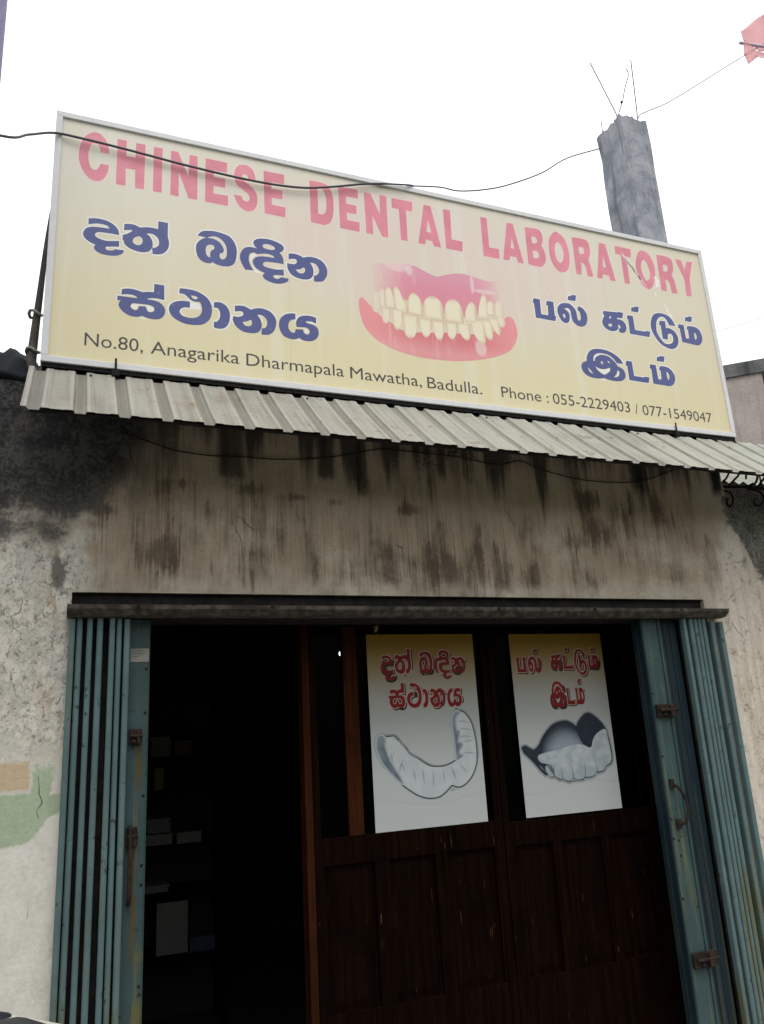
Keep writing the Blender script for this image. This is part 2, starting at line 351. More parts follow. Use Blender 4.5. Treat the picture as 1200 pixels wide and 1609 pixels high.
M = dict(
 wall=mat_wall(), panel=mat_panel(),
 alu=mat_flat('dull_aluminium', (.66, .66, .67), .5, .35, .12, .0, 20), steel=mat_rust('black_steel', (.008, .008, .009), (.022, .019, .017), .8),
 red=mat_print('faded_red_ink', (.64, .205, .265), .4), redpale=mat_print('pink_outline_ink', (.78, .62, .56)), blue=mat_print('faded_navy_ink', (.062, .078, .235), .2),
 white=mat_print('off_white_ink', (.80, .79, .73)), black=mat_print('black_ink', (.05, .045, .04), .1),
 ugum=mat_gum('printed_upper_gum', (.64, .225, .33), .56, False), lgum=mat_gum('printed_lower_gum', (.65, .18, .195), 1.0, True), tooth=mat_tooth(),
 toothedge=mat_print('printed_tooth_edge', (.72, .50, .42)),
 teal=mat_metal_paint('teal_gate_paint', (.078, .126, .130), .9), tealb=mat_metal_paint('blue_gate_paint', (.007, .017, .023), .25), tealp=mat_metal_paint('teal_plate_paint', (.030, .058, .060), 1.1),
 rust=mat_rust('old_rust', (.010, .008, .007), (.034, .021, .014)), rail=mat_rust('rusty_rail', (.035, .03, .026), (.10, .085, .07)),
 roof=mat_roof(), column=mat_conc('grey_blue_concrete', (.23, .25, .30), (.40, .41, .45), (.15, .15, .17)),
 nb=mat_conc('pinkish_render', (.37, .325, .30), (.44, .39, .36), (.29, .255, .235)), nbd=mat_conc('dark_mossy_concrete', (.10, .105, .11), (.18, .18, .18), (.05, .05, .05)),
 room=mat_flat('gloom_dark_room_paint', (.022, .021, .02), .9, .1), wood=mat_wood('dark_door_wood', (.0030, .0012, .0006), (.0078, .0028, .0012)), jamb=mat_wood('red_door_jamb', (.02, .0065, .003), (.042, .0125, .005), .2),  # room paint set near black to put the indoor gloom into its colour
 glass=mat_glass(), p1=mat_poster('poster_print', 1.7), p2=mat_poster('poster_print_second', 2.7),
 pred=mat_flat('poster_crimson', (.15, .008, .009), .45, .2), ppink=mat_flat('poster_pale_pink', (.36, .26, .225), .45, .2), pblack=mat_flat('poster_black', (.02, .016, .016), .45, .2),
 plaster=mat_art('printed_plaster_grey', (.38, .42, .435), (.44, .47, .475)), artdark=mat_flat('printed_dark_blue', (.020, .026, .040), .45, .2, .4), artmid=mat_art('printed_steel_blue', (.07, .09, .125), (.18, .215, .25)),
 artsoft=mat_flat('printed_soft_grey', (.25, .27, .275), .45, .2), artsoft2=mat_flat('printed_mid_grey', (.13, .145, .15), .45, .2), artpale=mat_art('printed_pale_blue_grey', (.32, .36, .375), (.37, .40, .415)), artpale2=mat_art('printed_blue_grey', (.20, .24, .265), (.26, .295, .32)), palate=mat_palate(),
 artline=mat_flat('printed_line_grey', (.20, .225, .24), .45, .2), arttooth=mat_art('printed_tooth_grey', (.27, .315, .335), (.41, .445, .46)),
 cable=mat_flat('black_cable_sheath', (.075, .078, .09), .5, .3), wire=mat_flat('grey_wire', (.10, .09, .09), .6, .3), flag=mat_flag(), tape=mat_flat('lilac_tape', (.62, .52, .64), .7),
 tarp=mat_flat('black_tarpaulin', (.009, .0105, .014), .8, .12, .4, 0, 6), lav=mat_conc('lavender_paint', (.30, .28, .46), (.36, .34, .52), (.25, .26, .36)),
 post=mat_conc('weathered_post', (.06, .052, .045), (.13, .115, .10), (.025, .022, .02)), label=mat_flat('yellowed_paper', (.24, .235, .21), .7, .2, .25, 0, 30),
 ink=mat_flat('grey_ink', (.12, .12, .12), .8), paper=mat_flat('gloom_dimmed_paper', (.11, .108, .10), .8, .2, .3, 0, 30), card=mat_flat('brown_cardboard', (.07, .052, .035), .8), yel=mat_flat('yellow_card', (.08, .068, .012), .7), bluecard=mat_flat('blue_card', (.016, .025, .05), .7),  # papers and cards darkened so their colour carries the gloom of the shelves
 bulb=mat_emit('lit_bulb_glass', (1, .98, .95), 6), cream=mat_flat('cream_body_paint', (.62, .59, .49), .3, .5, .08), seat=mat_flat('black_seat_vinyl', (.014, .015, .02), .5, .4), rubber=mat_flat('tyre_rubber', (.02, .02, .02), .85), chrome=mat_flat('bright_metal', (.6, .6, .6), .2, .5, .05, .9),
 road=mat_conc('worn_asphalt', (.13, .125, .12), (.17, .165, .155), (.09, .088, .082)), pave=mat_conc('paving_concrete', (.36, .345, .31), (.43, .41, .37), (.24, .23, .21)), light_block=mat_light_block(), leaf=mat_flat('dry_leaf', (.26, .21, .11), .8, .2, .4),
)

# ------------------------------------------------------------------ mesh helpers
class MB:
    def __init__(s): s.b = bmesh.new()
    def box(s, x0, x1, y0, y1, z0, z1, bev=0.0):
        t = bmesh.new(); bmesh.ops.create_cube(t, size=1)
        bmesh.ops.scale(t, vec=(x1-x0, y1-y0, z1-z0), verts=t.verts); bmesh.ops.translate(t, vec=((x0+x1)/2, (y0+y1)/2, (z0+z1)/2), verts=t.verts)
        if bev: bmesh.ops.bevel(t, geom=t.edges[:], offset=bev, segments=2, affect='EDGES', profile=.6)
        s.merge(t); return s
    def merge(s, t):
        vm = [s.b.verts.new(v.co) for v in t.verts]; t.verts.index_update()
        for f in t.faces:
            try: s.b.faces.new([vm[v.index] for v in f.verts])
            except ValueError: pass
        t.free()
    def xf(s, mt): bmesh.ops.transform(s.b, matrix=mt, verts=s.b.verts); return s
    def tube(s, pts, r, seg=8, cap=True):
        pts = [Vector(p) for p in pts]; rs = r if isinstance(r, (list, tuple)) else [r]*len(pts); rings = []
        n0 = None
        for i, p in enumerate(pts):
            t = (pts[min(i+1, len(pts)-1)] - pts[max(i-1, 0)]).normalized()
            if n0 is None: n0 = t.orthogonal().normalized()
            n0 = (n0 - t*n0.dot(t)).normalized(); b0 = t.cross(n0)
            rings.append([s.b.verts.new(p + (n0*math.cos(a) + b0*math.sin(a))*rs[i]) for a in (2*math.pi*k/seg for k in range(seg))])
        for A, B in zip(rings, rings[1:]):
            for k in range(seg): s.b.faces.new((A[k], A[(k+1) % seg], B[(k+1) % seg], B[k]))
        if cap: s.b.faces.new(rings[0][::-1]); s.b.faces.new(rings[-1])
        return s
    def poly(s, pts):
        s.b.faces.new([s.b.verts.new(p) for p in pts]); return s
    def prism(s, prof, axis_pts):       # closed profile of points, swept by the vector axis_pts
        a = [s.b.verts.new(p) for p in prof]; v = Vector(axis_pts); b = [s.b.verts.new(Vector(p)+v) for p in prof]; n = len(a)
        for i in range(n): s.b.faces.new((a[i], a[(i+1) % n], b[(i+1) % n], b[i]))
        s.b.faces.new(a[::-1]); s.b.faces.new(b); return s
    def lathe(s, prof, c, seg=16, axis='Z'):
        rings = []
        for r, h in prof:
            ring = []
            for k in range(seg):
                a = 2*math.pi*k/seg; p = (r*math.cos(a), r*math.sin(a), h)
                if axis == 'Y': p = (p[0], p[2], p[1])
                if axis == 'X': p = (p[2], p[0], p[1])
                ring.append(s.b.verts.new(Vector(p)+Vector(c)))
            rings.append(ring)
        for A, B in zip(rings, rings[1:]):
            for k in range(seg): s.b.faces.new((A[k], A[(k+1) % seg], B[(k+1) % seg], B[k]))
        s.b.faces.new(rings[0][::-1]); s.b.faces.new(rings[-1]); return s
    def ball(s, c, r, sx=1, sy=1, sz=1, sub=2):
        t = bmesh.new(); bmesh.ops.create_icosphere(t, subdivisions=sub, radius=r)
        bmesh.ops.scale(t, vec=(sx, sy, sz), verts=t.verts); bmesh.ops.translate(t, vec=c, verts=t.verts); s.merge(t); return s
    def build(s, name, mt, parent=None, smooth=False, fixn=True):
        if fixn: bmesh.ops.recalc_face_normals(s.b, faces=s.b.faces)
        me = bpy.data.meshes.new(name)
        if parent is not None:
            off = Vector((0, 0, 0)); q = parent
            while q is not None: off += q.location; q = q.parent
            bmesh.ops.translate(s.b, vec=-off, verts=s.b.verts)
        s.b.to_mesh(me); s.b.free()
        if smooth:
            for p in me.polygons: p.use_smooth = True
        me.materials.append(M[mt] if isinstance(mt, str) else mt)
        o = bpy.data.objects.new(name, me); COL.objects.link(o)
        if parent is not None: o.parent = parent
        return o
def tag(o, label, cat, group=None):
    o['label'] = label; o['category'] = cat
    if group: o['group'] = group
    return o
def thing(name, label, cat, loc=(0, 0, 0), group=None):
    o = bpy.data.objects.new(name, None); COL.objects.link(o); o.location = loc; o.empty_display_size = .1
    return tag(o, label, cat, group)
def struct(o): o['kind'] = 'structure'; return o
def catm(pts, n=5):
    """pts: (x, z, corner) closed; smooth between corners"""
    out = []; N = len(pts)
    for i in range(N):
        p1, p2 = pts[i], pts[(i+1) % N]
        p0 = pts[i-1] if not p1[2] else p1; p3 = pts[(i+2) % N] if not p2[2] else p2
        if p1[2] and p2[2]: out.append((p1[0], p1[1])); continue
        for k in range(n):
            t = k/n; o = []
            for a in (0, 1):
                A, B, C, D = p0[a], p1[a], p2[a], p3[a]
                o.append(.5*(2*B + (C-A)*t + (2*A-5*B+4*C-D)*t*t + (3*B-A-3*C+D)*t**3))
            out.append(tuple(o))
    return out
def opath(pts, n=8):
    """open smooth path through 3-D points"""
    pts = [Vector(p) for p in pts]; out = []
    for i in range(len(pts)-1):
        a = pts[max(i-1, 0)]; b = pts[i]; c = pts[i+1]; d_ = pts[min(i+2, len(pts)-1)]
        for k in range(n):
            t = k/n; out.append(.5*(2*b + (c-a)*t + (2*a-5*b+4*c-d_)*t*t + (3*b-a-3*c+d_)*t**3))
    return out + [pts[-1]]
def glyphs(txt):
    res = []
    for gl in txt.split('|'):
        cs = []
        for c in gl.split('/'):
            pts = []
            for t in c.split(' '):
                k = t.endswith('!'); a, b = t.rstrip('!').split(','); pts.append((int(a)/1000, int(b)/1000, k))
            cs.append(catm(pts))
        res.append(cs)
    return res
def area(c): return sum(a[0]*b[1]-b[0]*a[1] for a, b in zip(c, c[1:]+c[:1]))/2
def offset(c, d, hole=False):
    """move a contour outwards by d (inwards for a hole)"""
    sg = 1 if area(c) > 0 else -1
    if hole: sg = -sg
    N = len(c); out = []
    for i in range(N):
        a, b, e = Vector(c[i-1]), Vector(c[i]), Vector(c[(i+1) % N])
        t1 = (b-a); t2 = (e-b)
        if t1.length < 1e-7: t1 = t2
        if t2.length < 1e-7: t2 = t1
        n = (Vector((t1.y, -t1.x)).normalized() + Vector((t2.y, -t2.x)).normalized())
        n = n.normalized() if n.length > 1e-4 else Vector((0, 0))
        out.append((b.x + n.x*d*sg, b.y + n.y*d*sg))
    return out
def flat(cs, y, mb=None, dx=0, dz=0):
    """fill a contour with holes in the plane Y = y"""
    mb = mb or MB(); vs = [[Vector((p[0]+dx, p[1]+dz, 0)) for p in c] for c in cs]
    al = [v for c in vs for v in c]; bv = [mb.b.verts.new((v.x, y, v.y)) for v in al]
    for t in tessellate_polygon(vs):
        if len(set(t)) == 3:
            try: mb.b.faces.new([bv[i] for i in t])
            except ValueError: pass
    return mb
def face_out(o):   # prints face the street
    me = o.data
    for p in me.polygons:
        if p.normal.y > 0: p.flip()
    return o
def printed(name, cs, y, mt, parent, **k):
    b_ = .2975 if y > .2 else 0.0      # ink layers lie a fraction of a millimetre apart on their sheet
    y = b_ + (y-b_)*.13
    return face_out(flat(cs, y, **k).build(name, mt, parent, fixn=False))

DATA = {'si_a': '29,4496! 58,4504 88,4506 123,4503 158,4489 183,4468 195,4444 198,4419! 165,4421 130,4420 100,4419 77,4413 67,4397 74,4385 93,4375 128,4369 162,4374 199,4382! 200,4343! 176,4339 146,4333 131,4330 127,4319 136,4310 156,4310 173,4316 177,4324! 203,4324 225,4327! 225,4313 212,4296 183,4281 144,4276 105,4279 77,4292 65,4310 67,4323 73,4332! 52,4338 22,4356 6,4379 5,4402 18,4428 43,4443 73,4449 107,4451 144,4452! 135,4466 115,4472 85,4473 55,4466 30,4457!|224,4501! 250,4507 281,4507 312,4495! 344,4504 380,4508 414,4505! 414,4560! 470,4560! 470,4512 471,4463 477,4437 477,4399 462,4364 437,4341 410,4333 386,4332! 383,4374! 398,4376 416,4393 421,4415 413,4443 390,4463 363,4465 348,4459! 367,4447 381,4423 386,4392 378,4364 361,4342 326,4332 286,4335 250,4349 230,4366 223,4386! 227,4389! 218,4390! 217,4426! 243,4440 267,4461 264,4468 242,4463 223,4458!/275,4410! 292,4428 310,4434 325,4423 328,4404 320,4384 304,4375 287,4378 274,4391 276,4405',
 'si_b': '643,4507! 654,4527 676,4547 711,4556 749,4560 795,4554 834,4542 861,4513 876,4476 880,4437 874,4387 860,4354 833,4334 795,4327 757,4332 734,4343! 728,4346! 726,4334! 693,4331 662,4345 642,4373 634,4411 637,4446 654,4476 677,4496 696,4504! 669,4507!/705,4509! 738,4522 768,4519 795,4500 812,4473 818,4438 816,4402 806,4381 791,4373 778,4382 776,4403 783,4414 795,4418! 801,4439 791,4468 772,4491 741,4505 705,4506!/694,4436 703,4453 722,4461 740,4456 743,4443 738,4431 724,4420 718,4401 719,4373! 706,4377 696,4392 693,4414|930,4328! 911,4363 899,4399 901,4433 919,4470 946,4490 976,4494 1006,4490! 988,4509 982,4528 989,4546 1011,4561 1042,4569 1082,4571 1122,4564 1158,4551 1175,4532 1172,4511 1159,4496 1146,4489! 1161,4472 1170,4446 1171,4411! 1129,4412 1084,4410 1059,4407 1044,4396 1041,4382 1056,4371 1088,4366 1128,4366 1171,4374! 1172,4332! 1143,4328 1118,4325 1105,4318 1105,4309 1117,4301 1137,4302 1152,4316! 1178,4315 1200,4316! 1198,4299 1177,4281 1136,4267 1091,4269 1052,4284 1038,4303 1043,4318 1050,4328! 1018,4339 989,4361 978,4390 982,4410 1002,4430 1035,4441 1070,4444 1115,4445! 1100,4460 1070,4465 1035,4460 1005,4451! 988,4458 968,4452 955,4433 953,4399 962,4367 981,4332! 954,4331/1041,4520 1054,4531 1076,4534 1101,4529 1116,4518 1116,4506 1096,4498 1066,4499 1046,4506|1205,4495! 1233,4499 1264,4498 1300,4483! 1337,4496 1379,4497 1420,4482 1446,4452 1456,4413 1448,4372 1426,4339 1399,4328 1365,4324! 1366,4364! 1385,4372 1399,4394 1400,4420 1387,4444 1364,4455 1343,4453! 1358,4430 1365,4397 1358,4361 1337,4336 1300,4326 1259,4329 1219,4347 1197,4383 1193,4424! 1216,4423 1242,4425 1256,4439 1255,4456 1240,4462 1217,4457 1204,4449!/1248,4388! 1277,4395 1300,4412! 1309,4401 1305,4380 1289,4367 1266,4370',
 'si_c': '224,4073! 255,4082 295,4082 337,4072! 364,4079 399,4083! 400,4138! 456,4137! 458,4040! 425,4044 390,4043 366,4036! 366,4030! 400,4030 435,4019 458,3996 464,3968 454,3935 427,3913 388,3909 358,3914 338,3921! 309,3910 270,3912 231,3934 210,3965 214,3991 224,3999! 201,3999! 201,4028! 242,4028 281,4028 307,4029! 307,4035! 286,4044 252,4044 222,4037!/275,3981 287,3993 317,3995 366,3996 396,3989 404,3973 399,3958 382,3951 367,3956 359,3975! 354,3984! 317,3979! 315,3962 301,3951 283,3957 274,3968|543,4134! 581,4136 633,4132 680,4113 712,4085 728,4046 729,3999 715,3955 681,3921 635,3908 579,3908 528,3926 494,3956 484,3992 496,4023 526,4045 567,4055 603,4055! 603,4015! 572,4012 552,4000 545,3981 558,3960 588,3950 624,3952 655,3969 671,4001 670,4037 660,4062! 629,4061 603,4070 582,4090 566,4099 541,4099!/607,4096! 634,4096 647,4086 636,4077 621,4079|742,4075! 776,4080 809,4066 832,4032 836,3988 826,3942 803,3914 770,3904 741,3909! 741,3947! 759,3950 774,3972 778,4004 770,4031 756,4040 741,4037!|865,4072! 901,4078 929,4076 961,4060! 993,4075 1034,4080 1081,4065 1110,4031 1116,3993 1105,3946 1078,3914 1055,3906 1024,3904! 1026,3946! 1047,3952 1060,3978 1056,4009 1036,4029 1010,4034 1001,4030! 1018,4007 1027,3973 1020,3937 997,3912 956,3904 911,3908 871,3937 853,3972 855,4002! 883,4000 909,4012 916,4029 903,4040 883,4037 865,4032!/910,3969! 940,3979 960,3993! 968,3977 963,3957 945,3947 925,3951|1238,4077! 1212,4076 1176,4064 1145,4033 1133,3995 1138,3951 1163,3913 1207,3900 1237,3905 1259,3916! 1285,3902 1334,3904 1368,3927 1383,3962 1377,3997 1353,4016 1320,4023 1303,4027! 1305,4035! 1338,4038 1369,4028! 1370,4070! 1340,4076 1303,4075 1266,4062 1247,4039 1240,4012 1243,3988! 1282,3991 1306,3991 1324,3976 1323,3956 1308,3945 1290,3954 1283,3976! 1236,3972! 1230,3949 1212,3946 1194,3966 1192,3995 1202,4022 1217,4033 1237,4039!',
 'ta_a': '2987,4478! 3039,4477! 3038,4428! 3037,4359! 3094,4359! 3101,4438! 3085,4437! 3097,4475! 3152,4476! 3151,4433! 3150,4363! 3161,4363! 3149,4320! 2987,4323! 2986,4438! 2976,4441!|3286,4544! 3312,4550! 3318,4560! 3359,4562! 3345,4512! 3279,4512!|3257,4483 3288,4484 3314,4468 3333,4446 3341,4421 3341,4391 3344,4366 3356,4356 3370,4370 3374,4401 3371,4426 3360,4439 3351,4442! 3363,4476! 3396,4467 3420,4442 3431,4410 3428,4375 3413,4338 3387,4315 3354,4310 3324,4320 3302,4342 3293,4371 3291,4409 3289,4426 3278,4441 3258,4444 3238,4433! 3257,4425 3275,4406 3278,4377 3270,4342 3252,4322 3229,4319 3204,4332 3186,4363 3177,4395 3182,4434 3204,4463 3229,4478/3220,4385 3232,4391 3240,4377 3235,4360 3224,4364',
 'ta_b': '3582,4472! 3715,4481! 3722,4487! 3765,4484! 3748,4435! 3704,4435! 3698,4423! 3742,4419 3770,4393 3773,4357 3754,4324 3728,4313 3700,4318! 3703,4346! 3718,4352 3717,4369 3700,4377 3700,4353 3682,4328 3643,4314 3600,4320 3568,4344 3559,4380 3575,4415 3585,4428! 3585,4439! 3575,4445!/3635,4436 3647,4434 3640,4418 3630,4420/3616,4370 3641,4375 3641,4357 3625,4349 3612,4358|3800,4471! 3851,4473! 3852,4357! 3945,4356! 3948,4364! 3992,4363! 3978,4314! 3797,4316! 3802,4436! 3790,4438!|3850,4545! 3878,4550! 3883,4558! 3921,4559! 3906,4509! 3841,4510!|4079,4531 4132,4539 4190,4527 4226,4494 4248,4447! 4182,4445! 4181,4460 4158,4499 4126,4509 4093,4492 4069,4458 4059,4415 4057,4369 4081,4320 4117,4283 4169,4287 4198,4314 4203,4353 4186,4373 4158,4365! 4155,4342 4149,4318! 4102,4319! 4102,4429! 4088,4438! 4101,4471! 4152,4475! 4151,4417! 4186,4420 4226,4402 4252,4360 4250,4314 4225,4269 4177,4243 4119,4250 4065,4280 4025,4334 4006,4392 4012,4445 4039,4503|4281,4470! 4331,4470! 4331,4363! 4343,4356 4361,4360! 4365,4434! 4353,4436! 4365,4467! 4432,4470 4474,4454 4493,4418 4494,4372 4475,4334 4444,4312 4400,4312! 4287,4319! 4284,4433! 4269,4435!/4422,4419! 4441,4403 4439,4371 4422,4357! 4419,4384|4360,4542! 4386,4546! 4389,4554! 4431,4555! 4413,4506! 4350,4507!',
 'ta_c': '3407,4120 3451,4145 3518,4152 3590,4142 3646,4115 3679,4086 3693,4057! 3637,4055! 3611,4087 3571,4112 3513,4119 3463,4107 3436,4077 3432,4046! 3443,4051! 3450,4072 3480,4096 3518,4107 3569,4101 3606,4076 3634,4046 3640,4033 3682,4015 3699,3977 3688,3942 3650,3917 3590,3910 3532,3916 3503,3923! 3443,3912 3372,3920 3330,3951 3320,3992 3338,4024 3372,4039! 3378,4076/3494,4048 3506,4055 3513,4040 3506,4031 3496,4035/3552,4067! 3569,4058 3575,4045! 3561,4052/3442,4008! 3471,3995 3515,3994 3569,4013! 3565,3987 3539,3964 3508,3950 3474,3965 3451,3986/3377,3990! 3392,3975 3416,3945! 3392,3952 3379,3970/3634,3999 3647,3987 3639,3959 3617,3943 3591,3942! 3618,3967|3724,4088! 3774,4088! 3776,3973! 3864,3972! 3871,3979! 3915,3978! 3899,3930! 3726,3933! 3725,4046! 3712,4049!|3939,4088! 3992,4088! 3995,3978! 4007,3971 4024,3976! 4029,4045! 4015,4054! 4029,4085! 4080,4086 4125,4071 4153,4033 4155,3992 4133,3951 4097,3930 4058,3929! 3941,3932! 3944,4050! 3929,4053!/4082,4045! 4101,4030 4103,3999 4089,3976! 4083,3997|4016,4158! 4037,4161! 4042,4168! 4090,4171! 4075,4123! 4006,4122!',
 'en': '125,4961! 78,4959! 65,5003 40,5013 20,4991 10,4935 14,4883 29,4840 50,4829 68,4846 79,4880! 127,4881! 119,4826 97,4777 64,4755 27,4761 -8,4798 -34,4857 -42,4915 -35,4987 -11,5050 29,5087 67,5088 100,5056 118,5017|168,5078! 221,5079! 221,4969! 274,4972! 275,5077! 329,5079! 328,4761! 277,4759! 274,4886! 220,4882! 222,4762! 168,4761!|378,5077! 430,5078! 429,4761! 378,4759!|480,5076! 523,5076! 585,4914! 591,5074! 640,5075! 640,4758! 588,4758! 528,4931! 528,4757! 480,4759!|688,5073! 823,5073! 821,4997! 740,4999! 739,4949! 811,4951! 810,4884! 738,4884! 738,4828! 828,4830! 826,4756! 687,4758!|1003,4983! 957,4983! 948,5009 930,5014 917,4998 921,4974 954,4947 990,4916 1011,4872 1010,4815 994,4770 961,4747 922,4752 886,4787 863,4848! 911,4849! 922,4823 940,4815 957,4824 962,4846 953,4872 923,4894 887,4920 868,4965 870,5022 888,5066 925,5084 961,5081 992,5045|1055,5071! 1190,5073! 1188,4999! 1105,4997! 1104,4946! 1178,4952! 1176,4884! 1105,4879! 1105,4829! 1195,4828! 1190,4753! 1056,4755!|1359,5071! 1437,5073 1485,5057 1513,4997 1519,4921 1511,4832 1489,4779 1454,4753 1425,4753! 1358,4754!/1413,5020! 1450,5021 1467,4964 1468,4899 1458,4847 1438,4830 1411,4830!|1556,5073! 1695,5075! 1693,5007! 1608,5005! 1608,4950! 1680,4948! 1677,4882! 1609,4881! 1609,4826! 1696,4823! 1692,4751! 1557,4753!|1737,5069! 1784,5070! 1845,4921! 1851,5075! 1900,5072! 1896,4749! 1852,4749! 1789,4898! 1789,4752! 1739,4752!|1937,5069! 2094,5071! 2086,4991! 2041,4992! 2036,4750! 1987,4751! 1987,4990! 1935,4992!|2178,5069! 2230,5069! 2287,4749! 2231,4750! 2221,4787! 2175,4792! 2167,4750! 2115,4751!/2202,4953! 2220,4854! 2183,4855!|2326,5067! 2382,5068! 2374,4833! 2458,4831! 2450,4750! 2323,4751!|2620,5066! 2672,5069! 2669,4828! 2747,4828! 2744,4748! 2615,4748!|2835,5066! 2886,5067! 2941,4747! 2892,4747! 2885,4787! 2834,4789! 2824,4752! 2772,4749!/2865,4951! 2875,4857! 2846,4857!|2985,5060! 3075,5065 3114,5055 3129,5014 3126,4964 3110,4929! 3130,4893 3137,4839 3125,4789 3091,4751 3058,4745! 2979,4750!/3033,4990! 3066,4992 3079,4971 3072,4946 3054,4936 3033,4936!/3030,4872! 3067,4873 3080,4848 3075,4823 3059,4814 3031,4812!|3240,5071 3281,5068 3319,5036 3343,4967 3348,4887 3337,4813 3313,4761 3268,4735 3229,4745 3193,4786 3174,4854 3174,4934 3191,5010/3258,4989 3284,4964 3297,4910 3289,4852 3263,4813 3236,4830 3224,4887 3231,4953|3391,5058! 3477,5063 3530,5050 3544,4995 3537,4936 3515,4889! 3528,4839 3541,4747! 3488,4745! 3480,4821 3464,4848 3440,4851! 3434,4747! 3388,4746!/3440,4984! 3480,4987 3486,4960 3477,4932 3441,4927!|3637,5060! 3693,5058! 3742,4745! 3694,4746! 3680,4787! 3630,4787! 3620,4747! 3573,4748!/3658,4945! 3670,4851! 3640,4852!|3781,5061! 3933,5060! 3923,4986! 3878,4987! 3873,4745! 3823,4746! 3826,4990! 3775,4990!|4046,5071 4097,5054 4129,4996 4141,4914 4116,4812 4071,4741 4023,4737 3979,4783 3957,4871 3963,4959 3999,5045/4042,4989 4069,4960 4083,4894 4072,4833 4041,4806 4016,4842 4006,4909 4018,4960|4177,5060! 4272,5063 4323,5043 4329,4989 4319,4937 4298,4903! 4318,4848 4328,4741! 4269,4736! 4263,4818 4247,4845 4225,4846! 4221,4742! 4168,4743!/4226,4979! 4262,4981 4272,4958 4257,4926 4223,4921!|4359,5057! 4424,5059! 4440,4971! 4477,5057! 4534,5059! 4477,4896! 4467,4738! 4412,4738! 4422,4881!',
 'ugum': '1707,4489 1792,4531 1907,4559 2045,4570 2136,4544 2228,4515 2315,4546 2426,4573 2536,4561 2647,4550 2752,4588 2758,4507 2681,4400 2571,4303 2468,4250 2274,4220 2111,4218 1997,4223 1888,4275 1770,4348 1719,4409',
 'lgum': '1661,4243 1689,4262 1751,4200 1814,4147 1878,4112 1964,4067 2100,4076 2264,4100 2431,4113 2553,4131 2657,4183 2722,4265 2757,4295 2794,4289 2816,4231 2816,4145 2753,4040 2634,3974 2497,3932 2364,3905 2223,3893 2086,3891 1975,3904 1866,3929 1760,3981 1689,4060 1662,4158',
 'utooth': '2002,4214! 2006,4283 2029,4345 2058,4356 2095,4309 2112,4229 2100,4195!|2116,4201! 2120,4290 2155,4341 2203,4353 2247,4316 2263,4230 2257,4184! 2178,4183|2269,4183! 2278,4292 2311,4345 2358,4355 2395,4311 2408,4229 2403,4194! 2330,4186|2418,4201! 2434,4293 2476,4360 2508,4329 2511,4245 2501,4214!|2523,4244! 2541,4347 2579,4439 2602,4393 2604,4283 2580,4248!|2597,4282! 2606,4369 2637,4397 2653,4353 2651,4285!|2657,4292! 2677,4387 2707,4413 2726,4352 2722,4271!|1910,4226! 1906,4313 1914,4367 1935,4382 1964,4311 2000,4223 1986,4195!|1845,4256! 1851,4344 1877,4369 1897,4311 1909,4223 1851,4220!|1800,4243! 1809,4326 1835,4350 1843,4267 1829,4210!|1754,4207! 1763,4300 1794,4331 1805,4261 1805,4190!',
 'ltooth': '1744,4234! 1792,4247! 1820,4217 1802,4178 1761,4179|1820,4215! 1871,4219! 1872,4168 1844,4107 1819,4125|1891,4211! 1954,4225! 1962,4171 1929,4079 1903,4079 1889,4148|1975,4194! 2071,4197! 2067,4129 2029,4036 1984,4029 1963,4090|2076,4182! 2166,4177! 2160,4108 2133,4056 2104,4051 2081,4120|2171,4173! 2261,4180! 2247,4098 2224,4043 2196,4053 2173,4122|2273,4177! 2356,4183! 2343,4112 2314,4059 2285,4078 2273,4137|2358,4178! 2453,4193! 2451,4128 2429,4070 2398,4078 2366,4127|2461,4201! 2528,4240! 2566,4181 2556,4069 2522,4065 2475,4131|2555,4244! 2605,4247! 2627,4178 2611,4101 2576,4115|2609,4260! 2663,4268! 2686,4199 2672,4141 2638,4180|2667,4293! 2720,4302! 2727,4229 2691,4209',
 'p1': '1739,1514 1752,1555 1775,1560 1809,1552 1849,1553 1875,1531 1890,1509 1919,1480 1943,1446 1996,1416 2042,1386 2082,1369 2152,1365 2209,1378 2250,1397! 2252,1455 2248,1529 2240,1604 2244,1648 2264,1675 2294,1680 2329,1663 2361,1617 2377,1560 2385,1491 2385,1416 2372,1356 2337,1297 2290,1258 2247,1246 2212,1257 2198,1257! 2168,1231 2117,1202 2055,1198 1994,1214 1936,1248 1885,1287 1822,1350 1773,1412 1747,1466',
 'p1sh': '1741,1514 1752,1554 1777,1558 1791,1536 1787,1500 1803,1445 1838,1378 1868,1329 1885,1290 1822,1350 1773,1412 1748,1466|2240,1603 2245,1648 2266,1673 2289,1671 2260,1641 2259,1567! 2277,1559 2260,1499! 2294,1483 2265,1442 2291,1416! 2249,1398! 2250,1455 2246,1529',
 'p1ln': '1825,1468! 1829,1426 1838,1403! 1834,1426 1828,1461|1889,1398! 1895,1374 1907,1355! 1900,1374 1894,1396|2277,1577! 2321,1577 2370,1564! 2320,1572|2291,1493! 2336,1506 2379,1505! 2335,1500|1825,1550! 1874,1526 1947,1443! 1983,1424 2039,1387! 1983,1428 1944,1450! 1881,1530',
 'p2': '2710,1441 2735,1448 2765,1432 2795,1425 2833,1452 2860,1491 2909,1541 2971,1576 3045,1587 3087,1574 3127,1548! 3154,1583 3197,1620 3236,1628 3284,1601 3330,1557 3354,1519 3367,1458 3374,1404 3376,1350 3358,1309 3318,1294! 3299,1269 3253,1260 3243,1267! 3213,1240 3161,1234 3148,1244! 3131,1225 3080,1226 3058,1245! 3036,1220 3001,1226 2975,1242! 2960,1234 2934,1250 2921,1262! 2899,1254 2873,1271 2859,1270 2828,1297 2809,1318 2779,1352 2748,1382 2717,1412',
